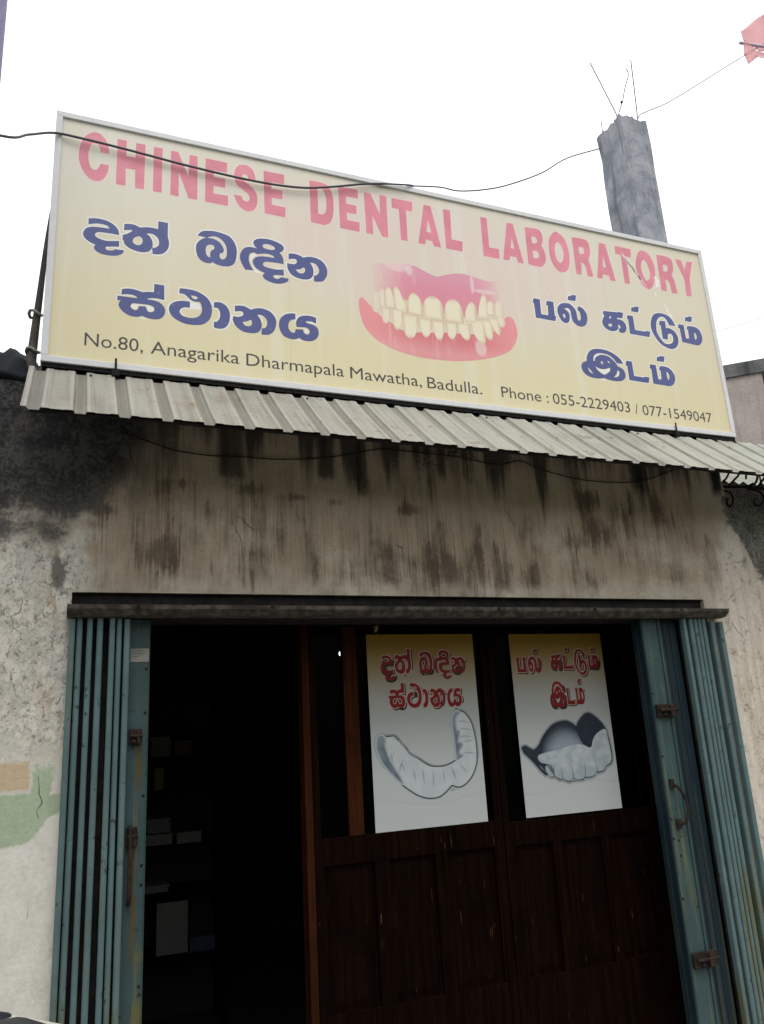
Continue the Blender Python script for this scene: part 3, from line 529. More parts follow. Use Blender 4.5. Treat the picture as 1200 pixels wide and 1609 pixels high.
 'p2hi': '2840,1394 2927,1409 3030,1429 3097,1440 3162,1433 3203,1413 3228,1419! 3248,1465 3283,1499 3347,1521 3360,1459 3366,1404 3369,1350 3353,1314 3318,1299! 3296,1273 3255,1265 3244,1271! 3214,1245 3163,1240 3149,1250! 3130,1231 3081,1230 3060,1249! 3037,1226 3002,1231 2977,1246! 2962,1240 2936,1255 2923,1267! 2899,1258 2875,1276 2865,1318 2916,1326 2895,1333 2834,1348 2817,1378',
 'p2mid': '2847,1401 2860,1450 2895,1501 2937,1538 2987,1563 3043,1574 3085,1563 3116,1534 3133,1497 3146,1464 3159,1438 3105,1444 3030,1433 2927,1413',
 'p2ln': '2919,1326! 2919,1291 2922,1261! 2927,1262 2925,1291|2975,1316! 2976,1276 2977,1244! 2981,1246 2980,1276|3053,1311! 3056,1282 3060,1247! 3066,1249 3061,1282|3158,1334! 3154,1287 3150,1247! 3154,1248 3159,1287|3245,1328! 3245,1293 3244,1268! 3249,1269 3250,1299|2818,1332! 2837,1319 2880,1271! 2829,1309|2870,1329! 2897,1293 2920,1257! 2919,1291 2908,1321 2888,1332',
 'p1sf': '1958,1370! 1963,1334 1973,1292! 1969,1334|2020,1366! 2020,1319 2026,1271! 2026,1318|2085,1356! 2084,1302 2082,1249! 2089,1302|2150,1352! 2154,1309 2159,1267! 2159,1309|2208,1363! 2218,1323 2236,1286! 2227,1323|2259,1381! 2285,1349 2314,1317! 2292,1349|1901,1421! 1878,1387 1872,1346! 1885,1387|1850,1472! 1823,1438 1813,1409! 1829,1438|2289,1434! 2336,1438 2378,1429! 2336,1432|2277,1531! 2317,1535 2374,1526! 2316,1529|2274,1621! 2310,1623 2353,1608! 2310,1618'}
WORDS = [('No.80,', 0.04, 0.348, 3.695), ('Anagarika', 0.389, 0.889, 3.693), ('Dharmapala', 0.931, 1.536, 3.69), ('Mawatha,', 1.577, 2.061, 3.686), ('Badulla.', 2.1, 2.496, 3.682), ('Phone', 2.643, 2.951, 3.679), (':', 2.995, 3.01, 3.677), ('055-2229403', 3.045, 3.693, 3.676), ('/', 3.737, 3.764, 3.672), ('077-1549047', 3.803, 4.445, 3.671)]

# ================================================================== GROUND, ROAD, UNSEEN LIGHT BLOCK
MB().box(-400, 400, -400, 400, -1.2, -.55).build('ground', 'road')['kind'] = 'structure'
MB().box(-60, 60, -9.5, -2.2, -.549, -.54).build('road', 'road')['kind'] = 'structure'
MB().box(-60, 60, -2.195, .3, -.549, -.40, .01).build('pavement', 'pave')['kind'] = 'structure'
mb = MB(); N = 40; ring = []  # unseen ring of green slopes, added to cut off the low sky light
for j, (rr, hh) in enumerate(((10.5, -.6), (13, 2.0), (17, 4.2), (26, 7.5), (45, 13), (110, 32))):
    row = []
    for i in range(N+1):
        a = R(150 + 240*i/N); hv = hh if j == 0 else hh*(.9 + .25*math.sin(a*5+j) + .12*math.sin(a*13+j*2))
        row.append(mb.b.verts.new((rr*math.cos(a)+2, rr*math.sin(a), hv)))
    ring.append(row)
for A, B in zip(ring, ring[1:]):
    for i in range(N): mb.b.faces.new((A[i], A[i+1], B[i+1], B[i]))
struct(mb.build('light_block_slopes', 'light_block', smooth=True))

# ================================================================== SHOP BUILDING
shop = thing('shop_building', 'old shop front of stained brown plaster and black moss around a dark open doorway', 'building', (2.1, .12, 0))
wb = MB()
wb.box(-2.6, -.19, 0, .22, -.42, 3.445)
wb.box(-.19, .042, 0, .22, -.42, 3.545)
wb.box(.042, 4.07, 0, .22, 2.335, 3.545)
wb.box(4.07, 4.425, 0, .22, -.42, 3.545)
wb.box(4.425, 7.5, 0, .22, -.42, 3.185)
wb.build('front_wall', 'wall', shop)
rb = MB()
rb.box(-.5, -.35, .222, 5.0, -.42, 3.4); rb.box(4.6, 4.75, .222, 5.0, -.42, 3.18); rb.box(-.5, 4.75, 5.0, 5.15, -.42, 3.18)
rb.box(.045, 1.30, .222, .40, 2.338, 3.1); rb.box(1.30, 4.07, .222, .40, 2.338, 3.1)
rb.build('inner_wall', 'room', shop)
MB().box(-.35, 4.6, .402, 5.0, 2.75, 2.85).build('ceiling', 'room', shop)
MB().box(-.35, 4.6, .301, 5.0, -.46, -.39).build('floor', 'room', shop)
MB().box(-.34, 4.43, .224, 5.2, 3.19, 3.42).build('roof_slab', 'nbd', shop)

# steel channel over the doorway
rail = thing('gate_rail', 'rusty steel channel running the whole width above the folded gates', 'rail', (2.1, -.05, 2.25))
r = MB()
r.prism([(.022, -.13, 2.252), (.022, -.125, 2.232), (.022, -.09, 2.203), (.022, -.045, 2.198), (.022, -.004, 2.203), (.022, -.004, 2.256)], (4.13, 0, 0))
r.build('channel', 'rail', rail)
MB().box(.045, 4.066, .006, .21, 2.20, 2.25).build('top_track', 'steel', rail)
MB().box(.045, 4.067, .030, .21, 2.252, 2.333).build('recess_shade_block', 'steel', rail)  # black block added to stand for the shade in the slot above the rail
for k in range(6):
    x = .35 + k*.68
    MB().tube([(x, -.1285, 2.243), (x, -.137, 2.243)], .009, 8).build('bolt', 'rust', rail)

# ================================================================== FOLDING GATES
def bar(x0, x1, y, z0, z1, gate, depth=.03, mt='teal'):
    b = MB(); cx = (x0+x1)/2; hw = (x1-x0)/2; n = 8; prof = []
    for k in range(n+1):
        a = math.pi*k/n; prof.append((cx - hw*math.cos(a), y - hw*.75*math.sin(a), z0))
    prof += [(x1, y+depth, z0), (x0, y+depth, z0)]
    b.prism(prof, (0, 0, z1-z0)); return b.build('channel_bar', mt, gate)
def latch(gate, x, y, z, wd=.06, ht=.075):
    b = MB(); b.box(x, x+wd, y-.022, y, z, z+ht, .006); b.tube([(x+wd*.1, y-.03, z+ht*.55), (x+wd*1.05, y-.034, z+ht*.55)], .010, 8)
    b.ball((x+wd*.35, y-.03, z+ht*.2), .012, 1, .7, 1); b.box(x+wd*.6, x+wd*.85, y-.040, y-.02, z+ht*.05, z+ht*.9, .004)
    return b.build('latch', 'rust', gate)
def rivet(gate, x, y, z, r=.008):
    return MB().ball((x, y, z), r, 1, .6, 1, 1).build('rivet', 'rust', gate)

GZ = 2.196
gl = thing('folding_gate', 'teal steel folding gate against the flaking left pier, paper sticker on its plate', 'gate', (.2, -.05, 0), 'folding steel gates at the doorway')
for i, (a, b) in enumerate(((.036, .064), (.070, .098), (.118, .145), (.164, .193), (.222, .249), (.256, .282), (.292, .321))):
    bar(a, b, -.055 + .004*((i*3) % 4), -.37, GZ - (.0 if i not in (0, 6) else .004), gl)
for (a, b) in ((.0645, .0695), (.0985, .1175), (.1455, .1635), (.1935, .2215), (.2495, .2555), (.2825, .2915)):
    MB().box(a, b, .028, .034, -.365, GZ-.004).build('folded_slat', 'steel', gl)
pl = MB(); pl.box(.322, .421, .012, .018, -.37, GZ); pl.box(.4212, .4245, .006, .05, -.37, GZ, .001); pl.build('closing_plate', 'tealp', gl)
st = MB().box(.330, .4205, .0095, .0118, 1.985, 2.052, .001).build('sticker', 'label', gl)
tl = MB()
for k, (a, b) in enumerate(((.337, .400), (.337, .392), (.340, .372))): tl.box(a, b, .0085, .0094, 2.037-k*.013, 2.041-k*.013)
tl.build('sticker_print', 'ink', st)
latch(gl, .334, .012, 1.585); latch(gl, .334, .012, 1.12, .05, .09)
MB().tube(opath([(.352, .012, 1.21), (.352, -.02, 1.19), (.352, -.028, 1.05), (.352, -.026, .90), (.352, .012, .875)]), .010, 8).build('handle', 'rust', gl)
for z in (1.736, 1.348, 1.036, .952, .527, 1.95): rivet(gl, .408, .011, z)
gr = thing('folding_gate', 'teal steel folding gate against the pale right pier, with bow handle and blue slats', 'gate', (3.85, -.05, 0), 'folding steel gates at the doorway')
for i, (a, b) in enumerate(((3.807, 3.835), (3.866, 3.900), (3.906, 3.935), (3.940, 3.964), (3.970, 3.999), (4.046, 4.078), (4.118, 4.152))):
    bar(a, b, -.055 + .003*((i*3) % 4), -.37, GZ - (.022 if i > 4 else 0), gr)
for (a, b) in ((3.8355, 3.8655), (3.9005, 3.9055), (3.9355, 3.9395), (3.9645, 3.9695), (3.9995, 4.0455), (4.0785, 4.1175)):
    MB().box(a, b, .022, .03, -.365, GZ-.03).build('folded_slat', 'steel' if b-a > .025 else 'tealb', gr)
MB().box(3.503, 3.622, -.018, -.012, -.37, GZ).build('closing_plate', 'tealp', gr)
e = MB(); e.box(3.488, 3.5025, -.022, .05, -.37, GZ, .002); e.box(3.474, 3.4875, .02, .055, -.37, GZ); e.build('edge_angle', 'tealb', gr)
MB().tube([(3.632, -.022, -.37), (3.632, -.022, GZ)], .009, 8).build('guide_rod', 'tealp', gr)
for (a, b) in ((3.644, 3.690), (3.694, 3.742), (3.746, 3.803)):
    s_ = MB(); s_.prism([(a, .03, -.37), (a, .012, -.37), (a+.004, .008, -.37), (b-.004, .008, -.37), (b, .012, -.37), (b, .03, -.37)], (0, 0, GZ+.37)); s_.build('slat', 'tealb', gr)
latch(gr, 3.512, -.019, 1.575, .15, .08); latch(gr, 3.512, -.019, .155, .17, .085); 
hb = MB(); hb.tube(opath([(3.552, -.02, 1.17), (3.565, -.055, 1.16), (3.592, -.075, 1.10), (3.600, -.078, 1.02), (3.585, -.06, .955), (3.560, -.02, .945)]), .009, 8)
hb.box(3.535, 3.566, -.034, -.0185, 1.15, 1.205, .004); hb.box(3.543, 3.577, -.034, -.0185, .915, .975, .004); hb.build('handle', 'rust', gr)
for (x, z) in ((3.513, 1.725), (3.516, 1.342), (3.516, .974), (3.512, .863), (3.515, .53), (3.55, .851), (3.548, .765)): rivet(gr, x, -.019, z)

# ================================================================== DOORS
def raised(b, x0, x1, z0, z1, y, t=.007):
    """fielded panel, its bevelled field standing proud of the recessed ground"""
    m_ = .035; B = [(x0, y, z0), (x1, y, z0), (x1, y, z1), (x0, y, z1)]; T = [(x0+m_, y-t, z0+m_), (x1-m_, y-t, z0+m_), (x1-m_, y-t, z1-m_), (x0+m_, y-t, z1-m_)]
    bv = [b.b.verts.new(p) for p in B]; tv = [b.b.verts.new(p) for p in T]
    for i in range(4): b.b.faces.new((bv[i], bv[(i+1) % 4], tv[(i+1) % 4], tv[i]))
    b.b.faces.new(tv)
def door_leaf(label, xs, mull, panes, pans, group, rail_z=(.89, 1.033)):
    x0, x1 = xs; d_ = thing('door', label, 'door', ((x0+x1)/2, .33, -.37), group)
    f = MB(); Y0, Y1 = .300, .345; T = 2.30
    f.box(x0, x0+.04, Y0, Y1, -.37, T, .004); f.box(x1-.05, x1, Y0, Y1, -.37, T, .004)
    f.box(x0+.04, x1-.05, Y0+.002, Y1-.002, 2.20, T, .003)
    f.box(x0+.04, x1-.05, Y0+.001, Y1-.001, rail_z[0], rail_z[1], .006); f.box(x0+.04, x1-.05, Y0+.002, Y1-.002, -.37, .17, .004)
    f.build('frame', 'wood', d_)
    for a, b in mull: MB().box(a, b, Y0-.004, Y1, rail_z[1], 2.20, .005).build('mullion', 'jamb', d_)
    for a, b in panes: MB().box(a, b, .322, .326, rail_z[1], 2.20).build('glass_pane', 'glass', d_)
    prev = x0+.04
    for a, b in pans:
        s_ = MB().box(prev, a, Y0+.004, Y1-.004, -.37+.54, rail_z[0], .003); s_.build('muntin', 'wood', d_); prev = b
        p = MB(); p.box(a, b, .330, .340, -.37+.54, rail_z[0]); raised(p, a+.012, b-.012, .185, rail_z[0]-.015, .3298); p.build('panel', 'wood', d_)
    MB().box(prev, x1-.05, Y0+.004, Y1-.004, -.37+.54, rail_z[0], .003).build('muntin', 'wood', d_)
    return d_
jb = thing('door_frame', 'red brown wooden post standing at the left side of the dark doors', 'door frame', (1.32, .34, -.39))
MB().box(1.300, 1.343, .295, .40, -.39, 2.336, .004).build('jamb', 'jamb', jb)
MB().box(1.344, 3.72, .350, .40, 2.26, 2.336, .004).build('head', 'wood', jb)
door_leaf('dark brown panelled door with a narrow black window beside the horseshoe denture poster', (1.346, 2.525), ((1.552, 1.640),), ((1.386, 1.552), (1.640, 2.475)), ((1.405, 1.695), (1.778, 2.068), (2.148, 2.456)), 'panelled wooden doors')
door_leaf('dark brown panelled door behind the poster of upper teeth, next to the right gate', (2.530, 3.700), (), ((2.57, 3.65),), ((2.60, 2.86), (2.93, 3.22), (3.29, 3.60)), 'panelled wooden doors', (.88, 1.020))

# ------------------------------------------------------------------ posters
def bbox(gs): 
    p = [q for g in gs for q in g[0]]; return min(q[0] for q in p), max(q[0] for q in p), min(q[1] for q in p), max(q[1] for q in p)
def remap(gs, tgt):
    a0, a1, b0, b1 = bbox(gs); x0, x1, z0, z1 = tgt
    return [[[(x0+(p[0]-a0)/(a1-a0)*(x1-x0), z0+(p[1]-b0)/(b1-b0)*(z1-z0)) for p in c] for c in g] for g in gs]
def poster_word(gs, tgt, parent, y):
    for g in remap(gs, tgt):
        L = printed('letter', [offset(g[0], -.0022)] + [offset(h, -.0022, True) for h in g[1:]], y-.0024, 'pred', parent)
        o1 = [offset(g[0], .0038)] + [offset(h, .0025, True) for h in g[1:]]
        printed('letter_outline', o1, y-.0016, 'ppink', L)
        printed('letter_shadow', [offset(g[0], .0048)], y-.0008, 'pblack', L, dx=.0065, dz=-.0065)
YP = .2975
GS = {k: glyphs(v) for k, v in DATA.items()}
def art(parent, key, y, mt, name, off=0.0): 
    for g in GS[key]: printed(name, [offset(g[0], off)] if off else g, y, mt, parent)
p1 = thing('poster', 'gold topped poster of a grey horseshoe shaped lower denture on the left door', 'poster', (2.06, YP, 1.04), 'denture posters on the doors')
q = MB(); q.box(1.705, 2.425, YP, .2995, 1.036, 2.152); q.build('sheet', 'p1', p1)
poster_word(GS['si_a'], (1.788, 1.992, 1.875, 2.065), p1, YP); poster_word(GS['si_b'], (2.040, 2.362, 1.873, 2.055), p1, YP); poster_word(GS['si_c'], (1.829, 2.318, 1.706, 1.862), p1, YP)
art(p1, 'p1', YP-.0005, 'artsoft', 'printed_shadow', .017); art(p1, 'p1', YP-.0008, 'artsoft2', 'printed_shadow', .010); art(p1, 'p1', YP-.0012, 'artdark', 'denture_outline', .0045); art(p1, 'p1', YP-.0018, 'plaster', 'printed_denture')
art(p1, 'p1sh', YP-.0020, 'artpale', 'denture_shading', .012); art(p1, 'p1sh', YP-.0022, 'artpale2', 'denture_shading', .005); art(p1, 'p1sh', YP-.0026, 'artmid', 'denture_shading', -.002); art(p1, 'p1sf', YP-.0024, 'artpale', 'denture_crease', .003); art(p1, 'p1sf', YP-.0028, 'artpale2', 'denture_crease', -.0005); art(p1, 'p1ln', YP-.0030, 'artline', 'denture_crease')
p2 = thing('poster', 'gold topped poster of grey upper teeth with a dark palate on the right door', 'poster', (3.05, YP, 1.04), 'denture posters on the doors')
q = MB(); q.box(2.690, 3.403, YP, .2985, 1.031, 2.148); q.build('sheet', 'p2', p2)
poster_word(GS['ta_a'], (2.725, 2.920, 1.895, 2.056), p2, YP); poster_word(GS['ta_b'], (2.985, 3.368, 1.872, 2.060), p2, YP); poster_word(GS['ta_c'], (2.950, 3.223, 1.672, 1.856), p2, YP)
art(p2, 'p2', YP-.0005, 'artsoft', 'printed_shadow', .016); art(p2, 'p2', YP-.0008, 'artsoft2', 'printed_shadow', .009); art(p2, 'p2', YP-.0012, 'artdark', 'printed_palate', .003); art(p2, 'p2mid', YP-.0016, 'palate', 'palate_ridge'); art(p2, 'p2hi', YP-.0020, 'artpale2', 'printed_teeth', .003); art(p2, 'p2hi', YP-.0024, 'arttooth', 'printed_teeth'); art(p2, 'p2ln', YP-.0030, 'artmid', 'tooth_line')

# small dry sprig nailed above the first poster
sp = MB()
for k in range(7):
    a = rnd.uniform(0, 6.28); l = rnd.uniform(.012, .026); c = Vector((1.764 + rnd.uniform(-.012, .012), .285, 2.188 + rnd.uniform(-.016, .012)))
    t = Vector((math.cos(a)*l, rnd.uniform(-.008, .004), math.sin(a)*l)); s_ = Vector((-t.z, .004, t.x))*.35
    sp.poly([c-t, c+s_, c+t, c-s_])
tag(sp.build('dry_sprig', 'leaf'), 'tiny dry leaf sprig stuck to the door above the horseshoe denture poster', 'sprig')

# ================================================================== INSIDE: cupboard, papers, lamp
cb = thing('cupboard', 'dim wooden shelf unit just inside the doorway behind the left gate', 'shelf', (1.02, 2.6, -.39))
for z in (.098, .530, .866, 1.25, 1.49): MB().box(.432, 1.236, 2.40, 2.80, z-.013, z+.013).build('shelf_board', 'wood', cb)
MB().box(.402, .430, 2.40, 2.80, -.39, 1.91).build('side_panel', 'wood', cb); MB().box(1.238, 1.266, 2.40, 2.80, -.39, 1.91).build('side_panel', 'wood', cb)
MB().box(.402, 1.266, 2.802, 2.815, -.39, 1.91).build('back_panel', 'room', cb)
def stack(x0, x1, z0, n, lab, mt='paper', y=2.405, group='papers and boxes in the cupboard', name='paper_stack', th=.017):
    b = MB(); z = z0
    for k in range(n):
        j = rnd.uniform(-.012, .012); b.box(x0+j, x1+j, y+rnd.uniform(0, .014), y+.28, z, z+th*.84); z += th
    return tag(b.build(name, mt), lab, 'papers', group)
stack(.69, .84, 1.504, 9, 'loose stack of papers on the top board of the dim shelf unit')
stack(.87, 1.0, 1.504, 7, 'darker stack of folders at the right end of the top shelf board', 'card')
stack(.672, .84, .955, 6, 'papers piled above the white name plates in the dim shelf unit')
stack(.654, .84, .544, 3, 'thin pile of papers on the second lowest board of the shelf unit')
tag(MB().box(.72, .79, 2.40, 2.52, 1.264, 1.424, .004).build('card_box', 'yel'), 'small yellow box among the papers in the shelf unit', 'box')
tag(MB().box(.664, .857, 2.385, 2.398, .872, .948, .002).build('name_plate', 'paper'), 'white name plate nearer the left gate on the shelf edge', 'plate', 'white plates on the shelf edge')
tag(MB().box(.890, 1.074, 2.385, 2.398, .868, .946, .002).build('name_plate', 'paper'), 'white name plate farther from the left gate on the shelf edge', 'plate', 'white plates on the shelf edge')
nb_ = thing('notice_sheet', 'pale sheet with rows of dark lines pinned low on the shelf unit', 'notice', (.864, 2.39, .12))
MB().box(.754, .978, 2.386, 2.390, .124, .472).build('sheet', 'paper', nb_)
t_ = MB()
for k in range(16): t_.box(.768, .768+.19*(.7+.3*rnd.random()), 2.3845, 2.3855, .140+k*.0198, .146+k*.0198)
t_.build('printed_lines', 'ink', nb_)
tag(MB().box(.995, 1.182, 2.40, 2.58, .112, .212, .004).build('card_box', 'bluecard'), 'blue box on the lowest board of the shelf unit', 'box')
lamp = thing('hanging_lamp', 'small lit bulb glowing behind the narrow door window', 'lamp', (2.21, 2.2, 2.75))
MB().tube([(2.198, 2.2, 2.75), (2.198, 2.2, 2.325)], .004, 6).build('cord', 'cable', lamp)
MB().lathe([(.012, 2.325), (.016, 2.285), (.016, 2.268)], (2.198, 2.2, 0), 12).build('socket', 'cable', lamp)
MB().ball((2.198, 2.2, 2.2495), .022).build('bulb', 'bulb', lamp, True)

# ================================================================== SIGN BOARD
SX0, SX1, SZ0, SZ1 = -.174, 4.643, 3.571, 5.182
sg = thing('signboard', 'large faded yellow board with red English heading, blue lettering and a printed set of dentures', 'sign', (2.23, .06, SZ0))
MB().box(SX0+.02, SX1-.02, .0, .10, SZ0+.02, SZ1-.02).build('face_panel', 'panel', sg)
fr = .036
for nm, bx in (('frame_rail', (SX0, SX1, -.012, .11, SZ1-fr, SZ1)), ('frame_rail', (SX0, SX1, -.012, .11, SZ0, SZ0+fr)), ('frame_rail', (SX0, SX0+fr, -.012, .11, SZ0+fr, SZ1-fr)), ('frame_rail', (SX1-fr, SX1, -.012, .11, SZ0+fr, SZ1-fr))):
    MB().box(*bx, .003).build(nm, 'alu', sg)
    # shallow groove line along the rail
MB().box(SX0+.01, SX1-.005, .0, .10, SZ0-.052, SZ0-.001).build('support_angle', 'steel', sg)
for x in (.206, 4.066):
    b = MB(); b.tube([(x, -.022, SZ0-.03), (x, -.022, SZ0+.055)], .006, 6); b.box(x-.02, x+.02, -.03, -.001, SZ0-.05, SZ0-.012, .002); b.build('bracket', 'steel', sg)
for x in (-.10, 1.5, 3.1, 4.5):
    MB().box(x-.02, x+.02, .115, .155, 3.43, 5.1).build('back_post', 'steel', sg)
for g in GS['en']:
    L = printed('letter', g, -.0030, 'red', sg); printed('letter_outline', [offset(g[0], .007)] + [offset(h, .005, True) for h in g[1:]], -.0015, 'redpale', L)
for k in ('si_a', 'si_b', 'si_c', 'ta_a', 'ta_b', 'ta_c'):
    for g in GS[k]:
        L = printed('letter', g, -.0030, 'blue', sg); printed('letter_outline', [offset(g[0], .0085)] + [offset(h, .004, True) for h in g[1:]], -.0015, 'white', L)
for g in GS['ugum']: printed('upper_gum', g, -.0015, 'ugum', sg)
for g in GS['lgum']: printed('lower_gum', g, -.0017, 'lgum', sg)
printed('tooth_gap', [catm([(x_, z_, False) for x_, z_ in ((1.98, 4.30), (2.1, 4.265), (2.3, 4.235), (2.5, 4.225), (2.66, 4.24), (2.66, 4.19), (2.5, 4.175), (2.3, 4.185), (2.1, 4.215), (1.98, 4.25))])], -.0022, 'tooth', sg)
for k, y in (('ltooth', -.0026), ('utooth', -.0046)):
    for i_, g in enumerate(GS[k]):
        y -= .00012
        T = printed('tooth', g, y, 'tooth', sg); printed('tooth_edge', [offset(g[0], .0035)], y+.00006, 'toothedge', T)
def word(txt, x0, x1, z, cap):
    cu = bpy.data.curves.new('w', 'FONT'); cu.body = txt; cu.size = 1; cu.resolution_u = 3; cu.offset = .0
    o = bpy.data.objects.new('w', cu); COL.objects.link(o); bpy.context.view_layer.update()
    me = bpy.data.meshes.new_from_object(o.evaluated_get(bpy.context.evaluated_depsgraph_get()))
    bpy.data.objects.remove(o)
    xs = [v.co.x for v in me.vertices]; a, b = min(xs), max(xs); kz = cap/.727
    for v in me.vertices: v.co = Vector((x0+(v.co.x-a)/(b-a)*(x1-x0), -.0004, z+v.co.y*kz)) - Vector(sg.location)
    me.materials.append(M['black']); ob = bpy.data.objects.new('address_word', me); COL.objects.link(ob); ob.parent = sg; face_out(ob)
for t, a, b, z in WORDS: word(t, a, b, z, .083)
# pale splashes that ran down across the heading
def splash(pts, wd):
    b = MB(); c = []
    up = opath([(p[0], 0, p[1]) for p in pts], 6); Lf, Rt = [], []
    for i, p in enumerate(up):
        t = (up[min(i+1, len(up)-1)]-up[max(i-1, 0)]).normalized(); n = Vector((t.z, 0, -t.x)); h = wd*(.35+.65*rnd.random())*math.sin(math.pi*(i+.6)/(len(up)+.2))
        Lf.append((p.x+n.x*h, p.z+n.z*h)); Rt.append((p.x-n.x*h*rnd.random(), p.z-n.z*h*rnd.random()))
    printed('pale_splash', [Lf+Rt[::-1]], -.0060, 'white', sg)
splash([(3.83, 5.02), (3.90, 4.93), (3.97, 4.83), (4.03, 4.75)], .022); splash([(3.86, 4.98), (3.94, 4.86), (4.0, 4.79)], .012)
splash([(4.12, 4.86), (4.15, 4.80), (4.11, 4.75)], .030); splash([(4.10, 4.72), (4.11, 4.67)], .014); splash([(4.17, 4.63), (4.20, 4.56), (4.25, 4.50)], .020)

# ================================================================== AWNING
aw = thing('awning', 'ribbed grey metal awning sloping out below the yellow board', 'awning', (2.3, -.25, 3.3))
prof = []
x = -.232
def pat(xv):      # one 0.2 m pitch starting at the middle of a valley: (dx, height)
    return [(-.022, 0), (.022, 0), (.030, .014), (.062, .014), (.070, .0115), (.130, .0115), (.138, .014), (.170, .014)]
for i in range(28):
    xv = -.168 + .2*i
    for dx, h in pat(xv): prof.append((xv+dx, h))
prof = [(-.225, .014), (-.200, .014)] + prof
S = Vector((0, -.505, -.435)); nrm = Vector((0, -.435, .505)).normalized()
b = MB(); rows = []
K = 8
for j in range(K+1):
    t = j/K; row = []
    for (px, h) in prof:
        jag = (math.sin(px*9.1)+math.sin(px*23.7))*.003 if j == K else 0
        base = Vector((px, .02, 3.5345)) + S*(t*1.035 + jag) - Vector((0, 0, .006*math.sin(math.pi*t)))
        row.append(b.b.verts.new(base + nrm*h))
    rows.append(row)
for A, B in zip(rows, rows[1:]):
    for i in range(len(prof)-1): b.b.faces.new((A[i], A[i+1], B[i+1], B[i]))
sh = b.build('ribbed_sheet', 'roof', aw)
md = sh.modifiers.new('thick', 'SOLIDIFY'); md.thickness = .002; md.offset = -1
MB().prism([(-.19, -.40, 3.128), (-.19, -.37, 3.152), (-.19, -.37, 3.125)], (5.4, 0, 0)).build('edge_angle', 'steel', aw)
for i in range(1, 26, 6):
    for t in (.12,):
        c = Vector((-.168+.2*i+.048, .02, 3.5345)) + S*t + nrm*.018; MB().ball(c, .008, 1, 1, .6, 1).build('roof_screw', 'steel', aw)

# scroll bracket at the awning's right end, standing out from the wall
sb = thing('scroll_bracket', 'black wrought iron scroll bracket under the right end of the awning', 'bracket', (4.44, -.02, 3.15))
BX = 4.44
for nm, pts, rr in (('bar', [(.0, 3.17), (-.185, 3.107), (-.40, 3.02)], .010), ('scroll', [(-.002, 3.21), (-.034, 3.222), (-.06, 3.245), (-.082, 3.275)], .008), ('scroll', [(-.047, 3.165), (-.117, 3.194), (-.15, 3.21), (-.181, 3.24)], .008),
    ('scroll', [(-.207, 3.16), (-.219, 3.191), (-.255, 3.196), (-.297, 3.172), (-.305, 3.143), (-.28, 3.108), (-.246, 3.107), (-.187, 3.112)], .008),
    ('scroll', [(-.002, 3.138), (-.025, 3.126), (-.056, 3.097), (-.062, 3.055), (-.045, 3.021), (-.02, 3.013), (-.004, 3.036), (-.006, 3.066), (-.022, 3.072)], .008),
    ('scroll', [(-.20, 3.09), (-.27, 3.056), (-.31, 3.024), (-.326, 2.985), (-.298, 2.95), (-.262, 2.948), (-.238, 2.972), (-.241, 2.996), (-.268, 2.997)], .008),
    ('scroll', [(-.291, 3.075), (-.33, 3.10), (-.365, 3.123), (-.381, 3.142)], .008), ('rod', [(-.325, 3.15), (-.325, 3.05)], .006)):
    MB().tube(opath([(BX, a, c) for a, c in pts], 6), rr, 6).build(nm, 'steel', sb, True)

# thin wire slung across the stained wall
ww = [(.246, -.006, 3.207), (.412, -.01, 3.156), (.531, -.012, 3.122), (.72, -.012, 3.107), (.898, -.01, 3.114), (1.1, -.012, 3.115), (1.348, -.01, 3.142), (1.588, -.01, 3.193), (1.713, -.01, 3.228), (1.838, -.008, 3.235), (2.03, -.01, 3.23), (2.272, -.01, 3.224), (2.544, -.012, 3.193), (2.723, -.008, 3.233), (2.877, -.012, 3.183), (3.22, -.012, 3.132), (3.644, -.012, 3.151), (3.999, -.008, 3.266)]
tag(MB().tube(opath(ww, 5), .0035, 5).build('wall_wire', 'steel', None, True), 'thin sagging wire slung along the stained wall under the awning', 'wire')

# ================================================================== COLUMN, RODS, CABLES, FLAG
cl = thing('concrete_column', 'bare grey concrete column rising behind the right end of the board', 'column', (4.69, .68, 3.42))
b = MB(); t = bmesh.new(); bmesh.ops.create_cube(t, size=1)
bmesh.ops.subdivide_edges(t, edges=t.edges[:], cuts=12, use_grid_fill=True)
for v in t.verts:
    v.co = Vector((4.69 + v.co.x*.300, .675 + v.co.y*.34, 5.18 + v.co.z*3.52))
    k = math.sin(v.co.z*31+v.co.x*9)*.006 + math.sin(v.co.z*13.7+v.co.y*21)*.006 + rnd.uniform(-.005, .005)
    v.co.x += k; v.co.y += math.sin(v.co.z*17+v.co.x*23)*.004
    if v.co.z > 6.9: v.co.z += rnd.uniform(-.02, .012)
b.merge(t); b.build('shaft', 'column', cl)
for pts, rr in (([(4.56, .56, 6.9), (4.536, .55, 6.98), (4.299, .52, 7.457)], .0045), ([(4.60, .60, 6.9), (4.61, .60, 7.03), (4.656, .57, 7.171), (4.70, .56, 7.32), (4.765, .55, 7.50), (4.745, .55, 7.56)], .004),
                ([(4.775, .56, 6.9), (4.785, .55, 7.0), (4.826, .55, 7.685)], .005), ([(4.57, .80, 6.9), (4.575, .80, 7.13)], .004)):
    MB().tube(opath(pts, 5), rr, 6).build('rebar', 'rust', cl, True)
MB().ball((4.645, .57, 7.16), .014, 1, 1, 1, 1).build('wire_knot', 'rust', cl)
MB().tube([(4.840+.022*math.cos(a), .53, 6.64+.022*math.sin(a)) for a in (R(20+34*k) for k in range(10))], .004, 5).build('wire_loop', 'rust', cl)

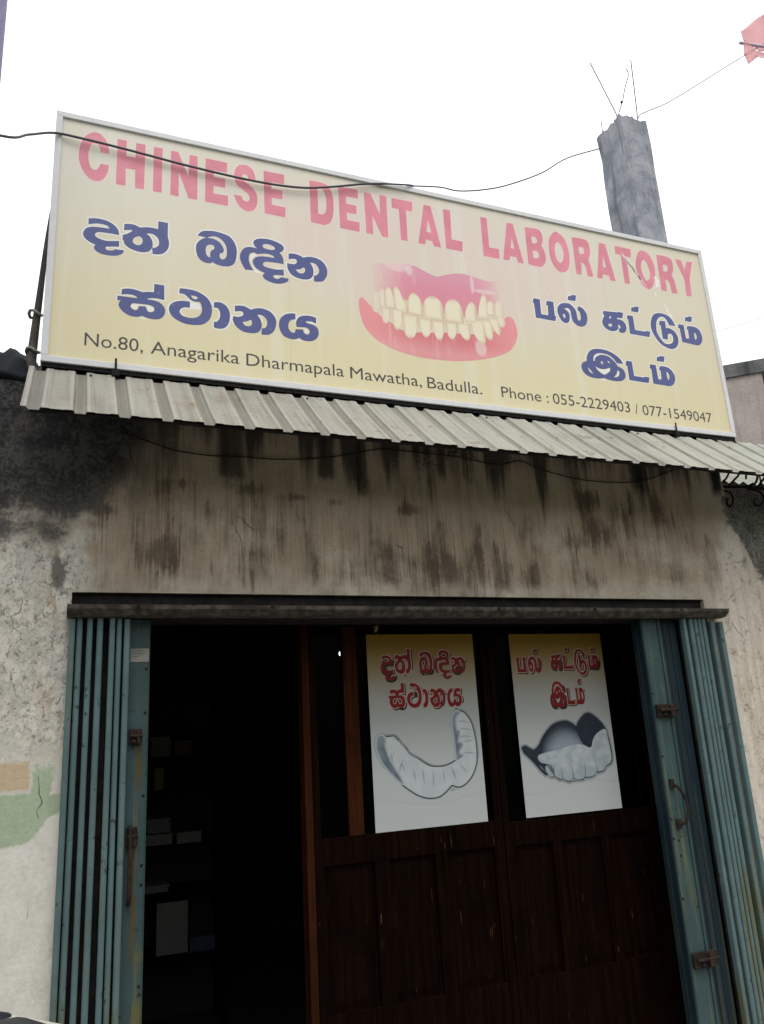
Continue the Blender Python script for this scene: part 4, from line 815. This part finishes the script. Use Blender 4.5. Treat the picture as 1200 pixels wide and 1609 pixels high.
cab = [(-1.6, -.9, 4.35), (-.9, -.55, 4.55), (-.425, -.3, 4.693), (-.30, -.16, 4.85), (-.18, -.03, 5.003), (-.024, -.026, 5.008), (.225, -.024, 4.997), (.598, -.022, 4.972), (.992, -.022, 4.961), (1.283, -.022, 4.982), (1.5, -.022, 5.038), (1.773, -.022, 5.127), (2.056, -.024, 5.184), (2.13, .04, 5.235), (2.214, .3, 5.457), (2.479, .3, 5.508), (2.64, .3, 5.512), (2.866, .3, 5.576), (3.104, .32, 5.69), (3.483, .38, 5.94), (3.93, .58, 6.36), (4.55, .85, 6.84)]
cp = opath(cab, 6); tag(MB().tube(cp, [.0072 if p.x < 1.9 else .0055 for p in cp], 8).build('cable', 'cable', None, True), 'black cable drooping over the top of the yellow board to the concrete column', 'cable')
wr = [(4.785, .54, 6.99), (4.80, .52, 7.02), (4.944, .53, 7.123), (5.298, .55, 7.374), (6.383, .55, 8.242), (7.6, .58, 9.2)]
tag(MB().tube(opath(wr, 6), .0042, 6).build('line_wire', 'wire', None, True), 'thin line running up from the column top to the pink flag', 'wire')
tag(MB().tube(opath([(4.55, 1.0, 4.9), (5.6, 1.3, 5.22), (6.554, 1.5, 5.59), (7.22, 1.5, 5.865), (9, 1.6, 6.7)], 6), .003, 5).build('line_wire', 'wire', None, True), 'faint thin wire crossing the sky low on the right, past the edge of the board', 'wire')
fl = thing('flag', 'pale pink cloth flag hanging in the top right corner of the sky', 'flag', (6.6, .55, 8.3))
def cloth(pts, nm):
    b = MB(); vs = [Vector((p[0], 0, p[1])) for p in pts]; c = sum(vs, Vector())/len(vs); n = 8
    N = len(vs); ringv = []
    for j in range(n+1):
        k = j/n; row = []
        for i in range(N):
            for q_ in range(4):
                p = vs[i].lerp(vs[(i+1) % N], q_/4); p = c.lerp(p, k)
                row.append(b.b.verts.new((p.x, .55 + .03*math.sin(p.x*14 + p.z*7)*k, p.z)))
        ringv.append(row)
    T = N*4
    for A, B in zip(ringv, ringv[1:]):
        for i in range(T): b.b.faces.new((A[i], A[(i+1) % T], B[(i+1) % T], B[i]))
    bmesh.ops.remove_doubles(b.b, verts=b.b.verts, dist=1e-5)
    o = b.build(nm, 'flag', fl, True); md = o.modifiers.new('t', 'SOLIDIFY'); md.thickness = .002; return o
cloth([(6.381, 8.536), (6.614, 8.763), (7.033, 9.14), (7.05, 8.60), (6.95, 8.43), (6.40, 8.42)], 'upper_cloth')
cloth([(6.40, 8.41), (6.72, 8.42), (6.90, 8.42), (6.62, 8.31), (6.443, 8.162), (6.40, 8.269)], 'lower_cloth')
MB().tube([(6.36, .545, 8.405), (6.55, .53, 8.42), (7.05, .53, 8.52)], .016, 8).build('rolled_hem', 'tape', fl, True)

# ================================================================== NEIGHBOURS
nb1 = thing('neighbour_building', 'pinkish rendered building with a dark mossy cornice, right of the yellow board', 'building', (6.9, 2.4, 0))
A = Vector((6.00, 1.53, 0)); B = Vector((7.42, 3.35, 0))      # two corners of the faces in view
A = Vector((6.183, 1.373, 0)) ; B = Vector((6.46, 1.14, 0))
dv = (B-A).normalized(); nv = Vector((-dv.y, dv.x, 0)); 
if nv.y < 0: nv = -nv
def slab(p0, l, dep, z0, z1, out=0.0):
    b = MB(); q0 = p0 - dv*out - nv*out; c = [q0, q0+dv*(l+2*out), q0+dv*(l+2*out)+nv*(dep+2*out), q0+nv*(dep+2*out)]
    b.prism([(p.x, p.y, z0) for p in c], (0, 0, z1-z0)); return b
st0 = A - dv*2.2
slab(st0, 2.535, 3.0, 0, 4.88).build('wall', 'nb', nb1)
cz = slab(st0, 2.62, 3.0, 4.88, 5.02, .02); cz.build('cornice', 'nbd', nb1)
nr = thing('neighbour_roof', 'pale corrugated sheet roof glimpsed through the scroll bracket', 'roof', (6.5, 1.0, 3.4))
b = MB(); rows = []
for j in range(2):
    row = []
    for i in range(140):
        xx = 4.6 + i*.025; row.append(b.b.verts.new((xx, .35 + j*1.3, 3.35 + j*.72 + .014*math.sin(i*1.5708))))
    rows.append(row)
for i in range(139): b.b.faces.new((rows[0][i], rows[0][i+1], rows[1][i+1], rows[1][i]))
o = b.build('ribbed_sheet', 'roof', nr); md = o.modifiers.new('t', 'SOLIDIFY'); md.thickness = .003
MB().box(4.62, 8.0, .40, .46, 3.2, 3.33).build('purlin', 'wood', nr)

tp = thing('tarpaulin', 'black crumpled tarpaulin heaped on the wall top left of the board', 'tarpaulin', (-.7, .6, 3.45))
b = MB(); nx, ny = 60, 26; rows = []
for j in range(ny+1):
    row = []
    for i in range(nx+1):
        xx = -1.9 + 1.70*i/nx; yy = .0 + 1.3*j/ny
        h = 3.45 + .30*math.sin(min(1, (yy+.02)/.5)*math.pi*.5) + .10*abs(math.sin(xx*9.5+yy*2.2))*min(1, yy/.25+.2) + .03*math.sin(xx*21+yy*13) + .015*math.sin(xx*47-yy*31)
        if xx > -.32: h -= (xx+.32)*.9
        row.append(b.b.verts.new((xx, yy, h)))
    rows.append(row)
for A_, B_ in zip(rows, rows[1:]):
    for i in range(nx): b.b.faces.new((A_[i], A_[i+1], B_[i+1], B_[i]))
o = b.build('crumpled_sheet', 'tarp', tp, True); md = o.modifiers.new('t', 'SOLIDIFY'); md.thickness = .004
MB().tube(opath([(-1.9, .02, 3.50), (-1.1, -.01, 3.47), (-.5, .0, 3.49), (-.23, .01, 3.46)], 6), .022, 8).build('rolled_edge', 'tarp', tp, True)
po = thing('support_post', 'dark weathered post tied to the left edge of the yellow board', 'post', (-.205, .16, 3.42))
pp = [(-.222, .16, 3.42), (-.224, .16, 3.65), (-.216, .16, 3.85), (-.205, .16, 4.05), (-.190, .16, 4.35), (-.172, .16, 4.62)]
MB().tube(opath(pp, 6), [.030 - .020*k/30 for k in range(31)], 10).build('shaft', 'post', po, True)
for z in (3.70, 3.93): MB().tube([(-.220+.034*math.cos(a), .16+.034*math.sin(a), z+.012*math.sin(a*2)) for a in (R(36*k) for k in range(11))], .009, 6).build('binding', 'label', po, True)
lp_ = thing('utility_pole', 'lavender grey pole at the upper left edge of the sky', 'pole', (-.62, -1.0, -.14))
MB().lathe([(.16, -.14), (.155, 2.5), (.145, 5.6), (.14, 7.0)], (-.515, -1.0, 0), 20).build('shaft', 'lav', lp_, True)
MB().box(-.60, -.43, -1.06, -.94, 6.6, 6.7, .005).build('cross_arm', 'steel', lp_)

# ================================================================== PARKED SCOOTER (only its seat reaches the frame)
sc_ = thing('scooter', 'parked scooter with a split black seat edged in cream, at the bottom left corner', 'scooter', (-.25, -.85, -.40))
ax = Vector((-.612, .790, 0)).normalized(); rt = Vector((ax.y, -ax.x, 0))     # forward and right
O = Vector((-.272, -1.147, 0))
def SP(f, s_, z): p = O + ax*f + rt*s_; return (p.x, p.y, z)
def shell(sec, nm, mt, par=sc_, e=.6):
    b = MB(); rows = []
    for (f, half, z0, z1) in sec:
        ring = []
        for k in range(14):
            a = 2*math.pi*k/14; ca, sa = math.cos(a), math.sin(a)
            ring.append(b.b.verts.new(SP(f, half*math.copysign(abs(ca)**e, ca), (z0+z1)/2 + (z1-z0)/2*math.copysign(abs(sa)**e, sa))))
        rows.append(ring)
    for A_, B_ in zip(rows, rows[1:]):
        for k in range(14): b.b.faces.new((A_[k], A_[(k+1) % 14], B_[(k+1) % 14], B_[k]))
    b.b.faces.new(rows[0][::-1]); b.b.faces.new(rows[-1]); return b.build(nm, mt, par, True)
shell([(-.85, .10, .60, .74), (-.80, .15, .42, .785), (-.6, .192, .20, .792), (-.2, .196, .02, .793), (.15, .194, -.02, .790), (.36, .15, -.02, .74), (.5, .06, .0, .62)], 'rear_body', 'cream', e=.22)
shell([(-.66, .05, .74, .80), (-.58, .075, .73, .806), (-.385, .118, .73, .808), (-.20, .146, .73, .807), (-.165, .146, .73, .800), (-.158, .138, .73, .790)], 'rear_seat', 'seat')
shell([(-.150, .142, .73, .790), (-.143, .152, .73, .800), (-.10, .158, .73, .808), (.1, .15, .72, .806), (.28, .11, .71, .79), (.36, .06, .71, .775)], 'front_seat', 'seat')
shell([(.3, .14, -.02, .05), (.65, .15, -.02, .05), (.9, .15, -.02, .06)], 'footboard', 'cream')
shell([(.86, .18, .0, .95), (.90, .17, -.02, 1.0), (.95, .10, .0, 1.02)], 'leg_shield', 'cream')
for f, nm in ((-.45, 'rear_wheel'), (1.05, 'front_wheel')):
    b = MB(); c = O + ax*f; n = 24; mr_ = 8
    rows = []
    for i in range(n):
        a = 2*math.pi*i/n; ring = []
        for k in range(mr_):
            t_ = 2*math.pi*k/mr_; rr = .20 + .05*math.cos(t_); ring.append(b.b.verts.new(c + ax*(rr*math.cos(a)) + Vector((0, 0, -.15 + rr*math.sin(a))) + rt*(.045*math.sin(t_))))
        rows.append(ring)
    for i in range(n):
        for k in range(mr_): b.b.faces.new((rows[i][k], rows[i][(k+1) % mr_], rows[(i+1) % n][(k+1) % mr_], rows[(i+1) % n][k]))
    wv = b.build(nm, 'rubber', sc_, True)
    b = MB(); b.tube([c + Vector((0, 0, -.15)) - rt*.03, c + Vector((0, 0, -.15)) + rt*.03], .15, 20); b.build('rim', 'chrome', wv)
MB().tube([SP(.92, 0, .95), SP(.88, 0, 1.05)], .03, 10).build('steering_column', 'cream', sc_)
MB().tube(opath([SP(.92, -.28, 1.0), SP(.95, -.12, 1.03), SP(.95, .12, 1.03), SP(.92, .26, 1.0)]), .014, 8).build('handlebar', 'seat', sc_)
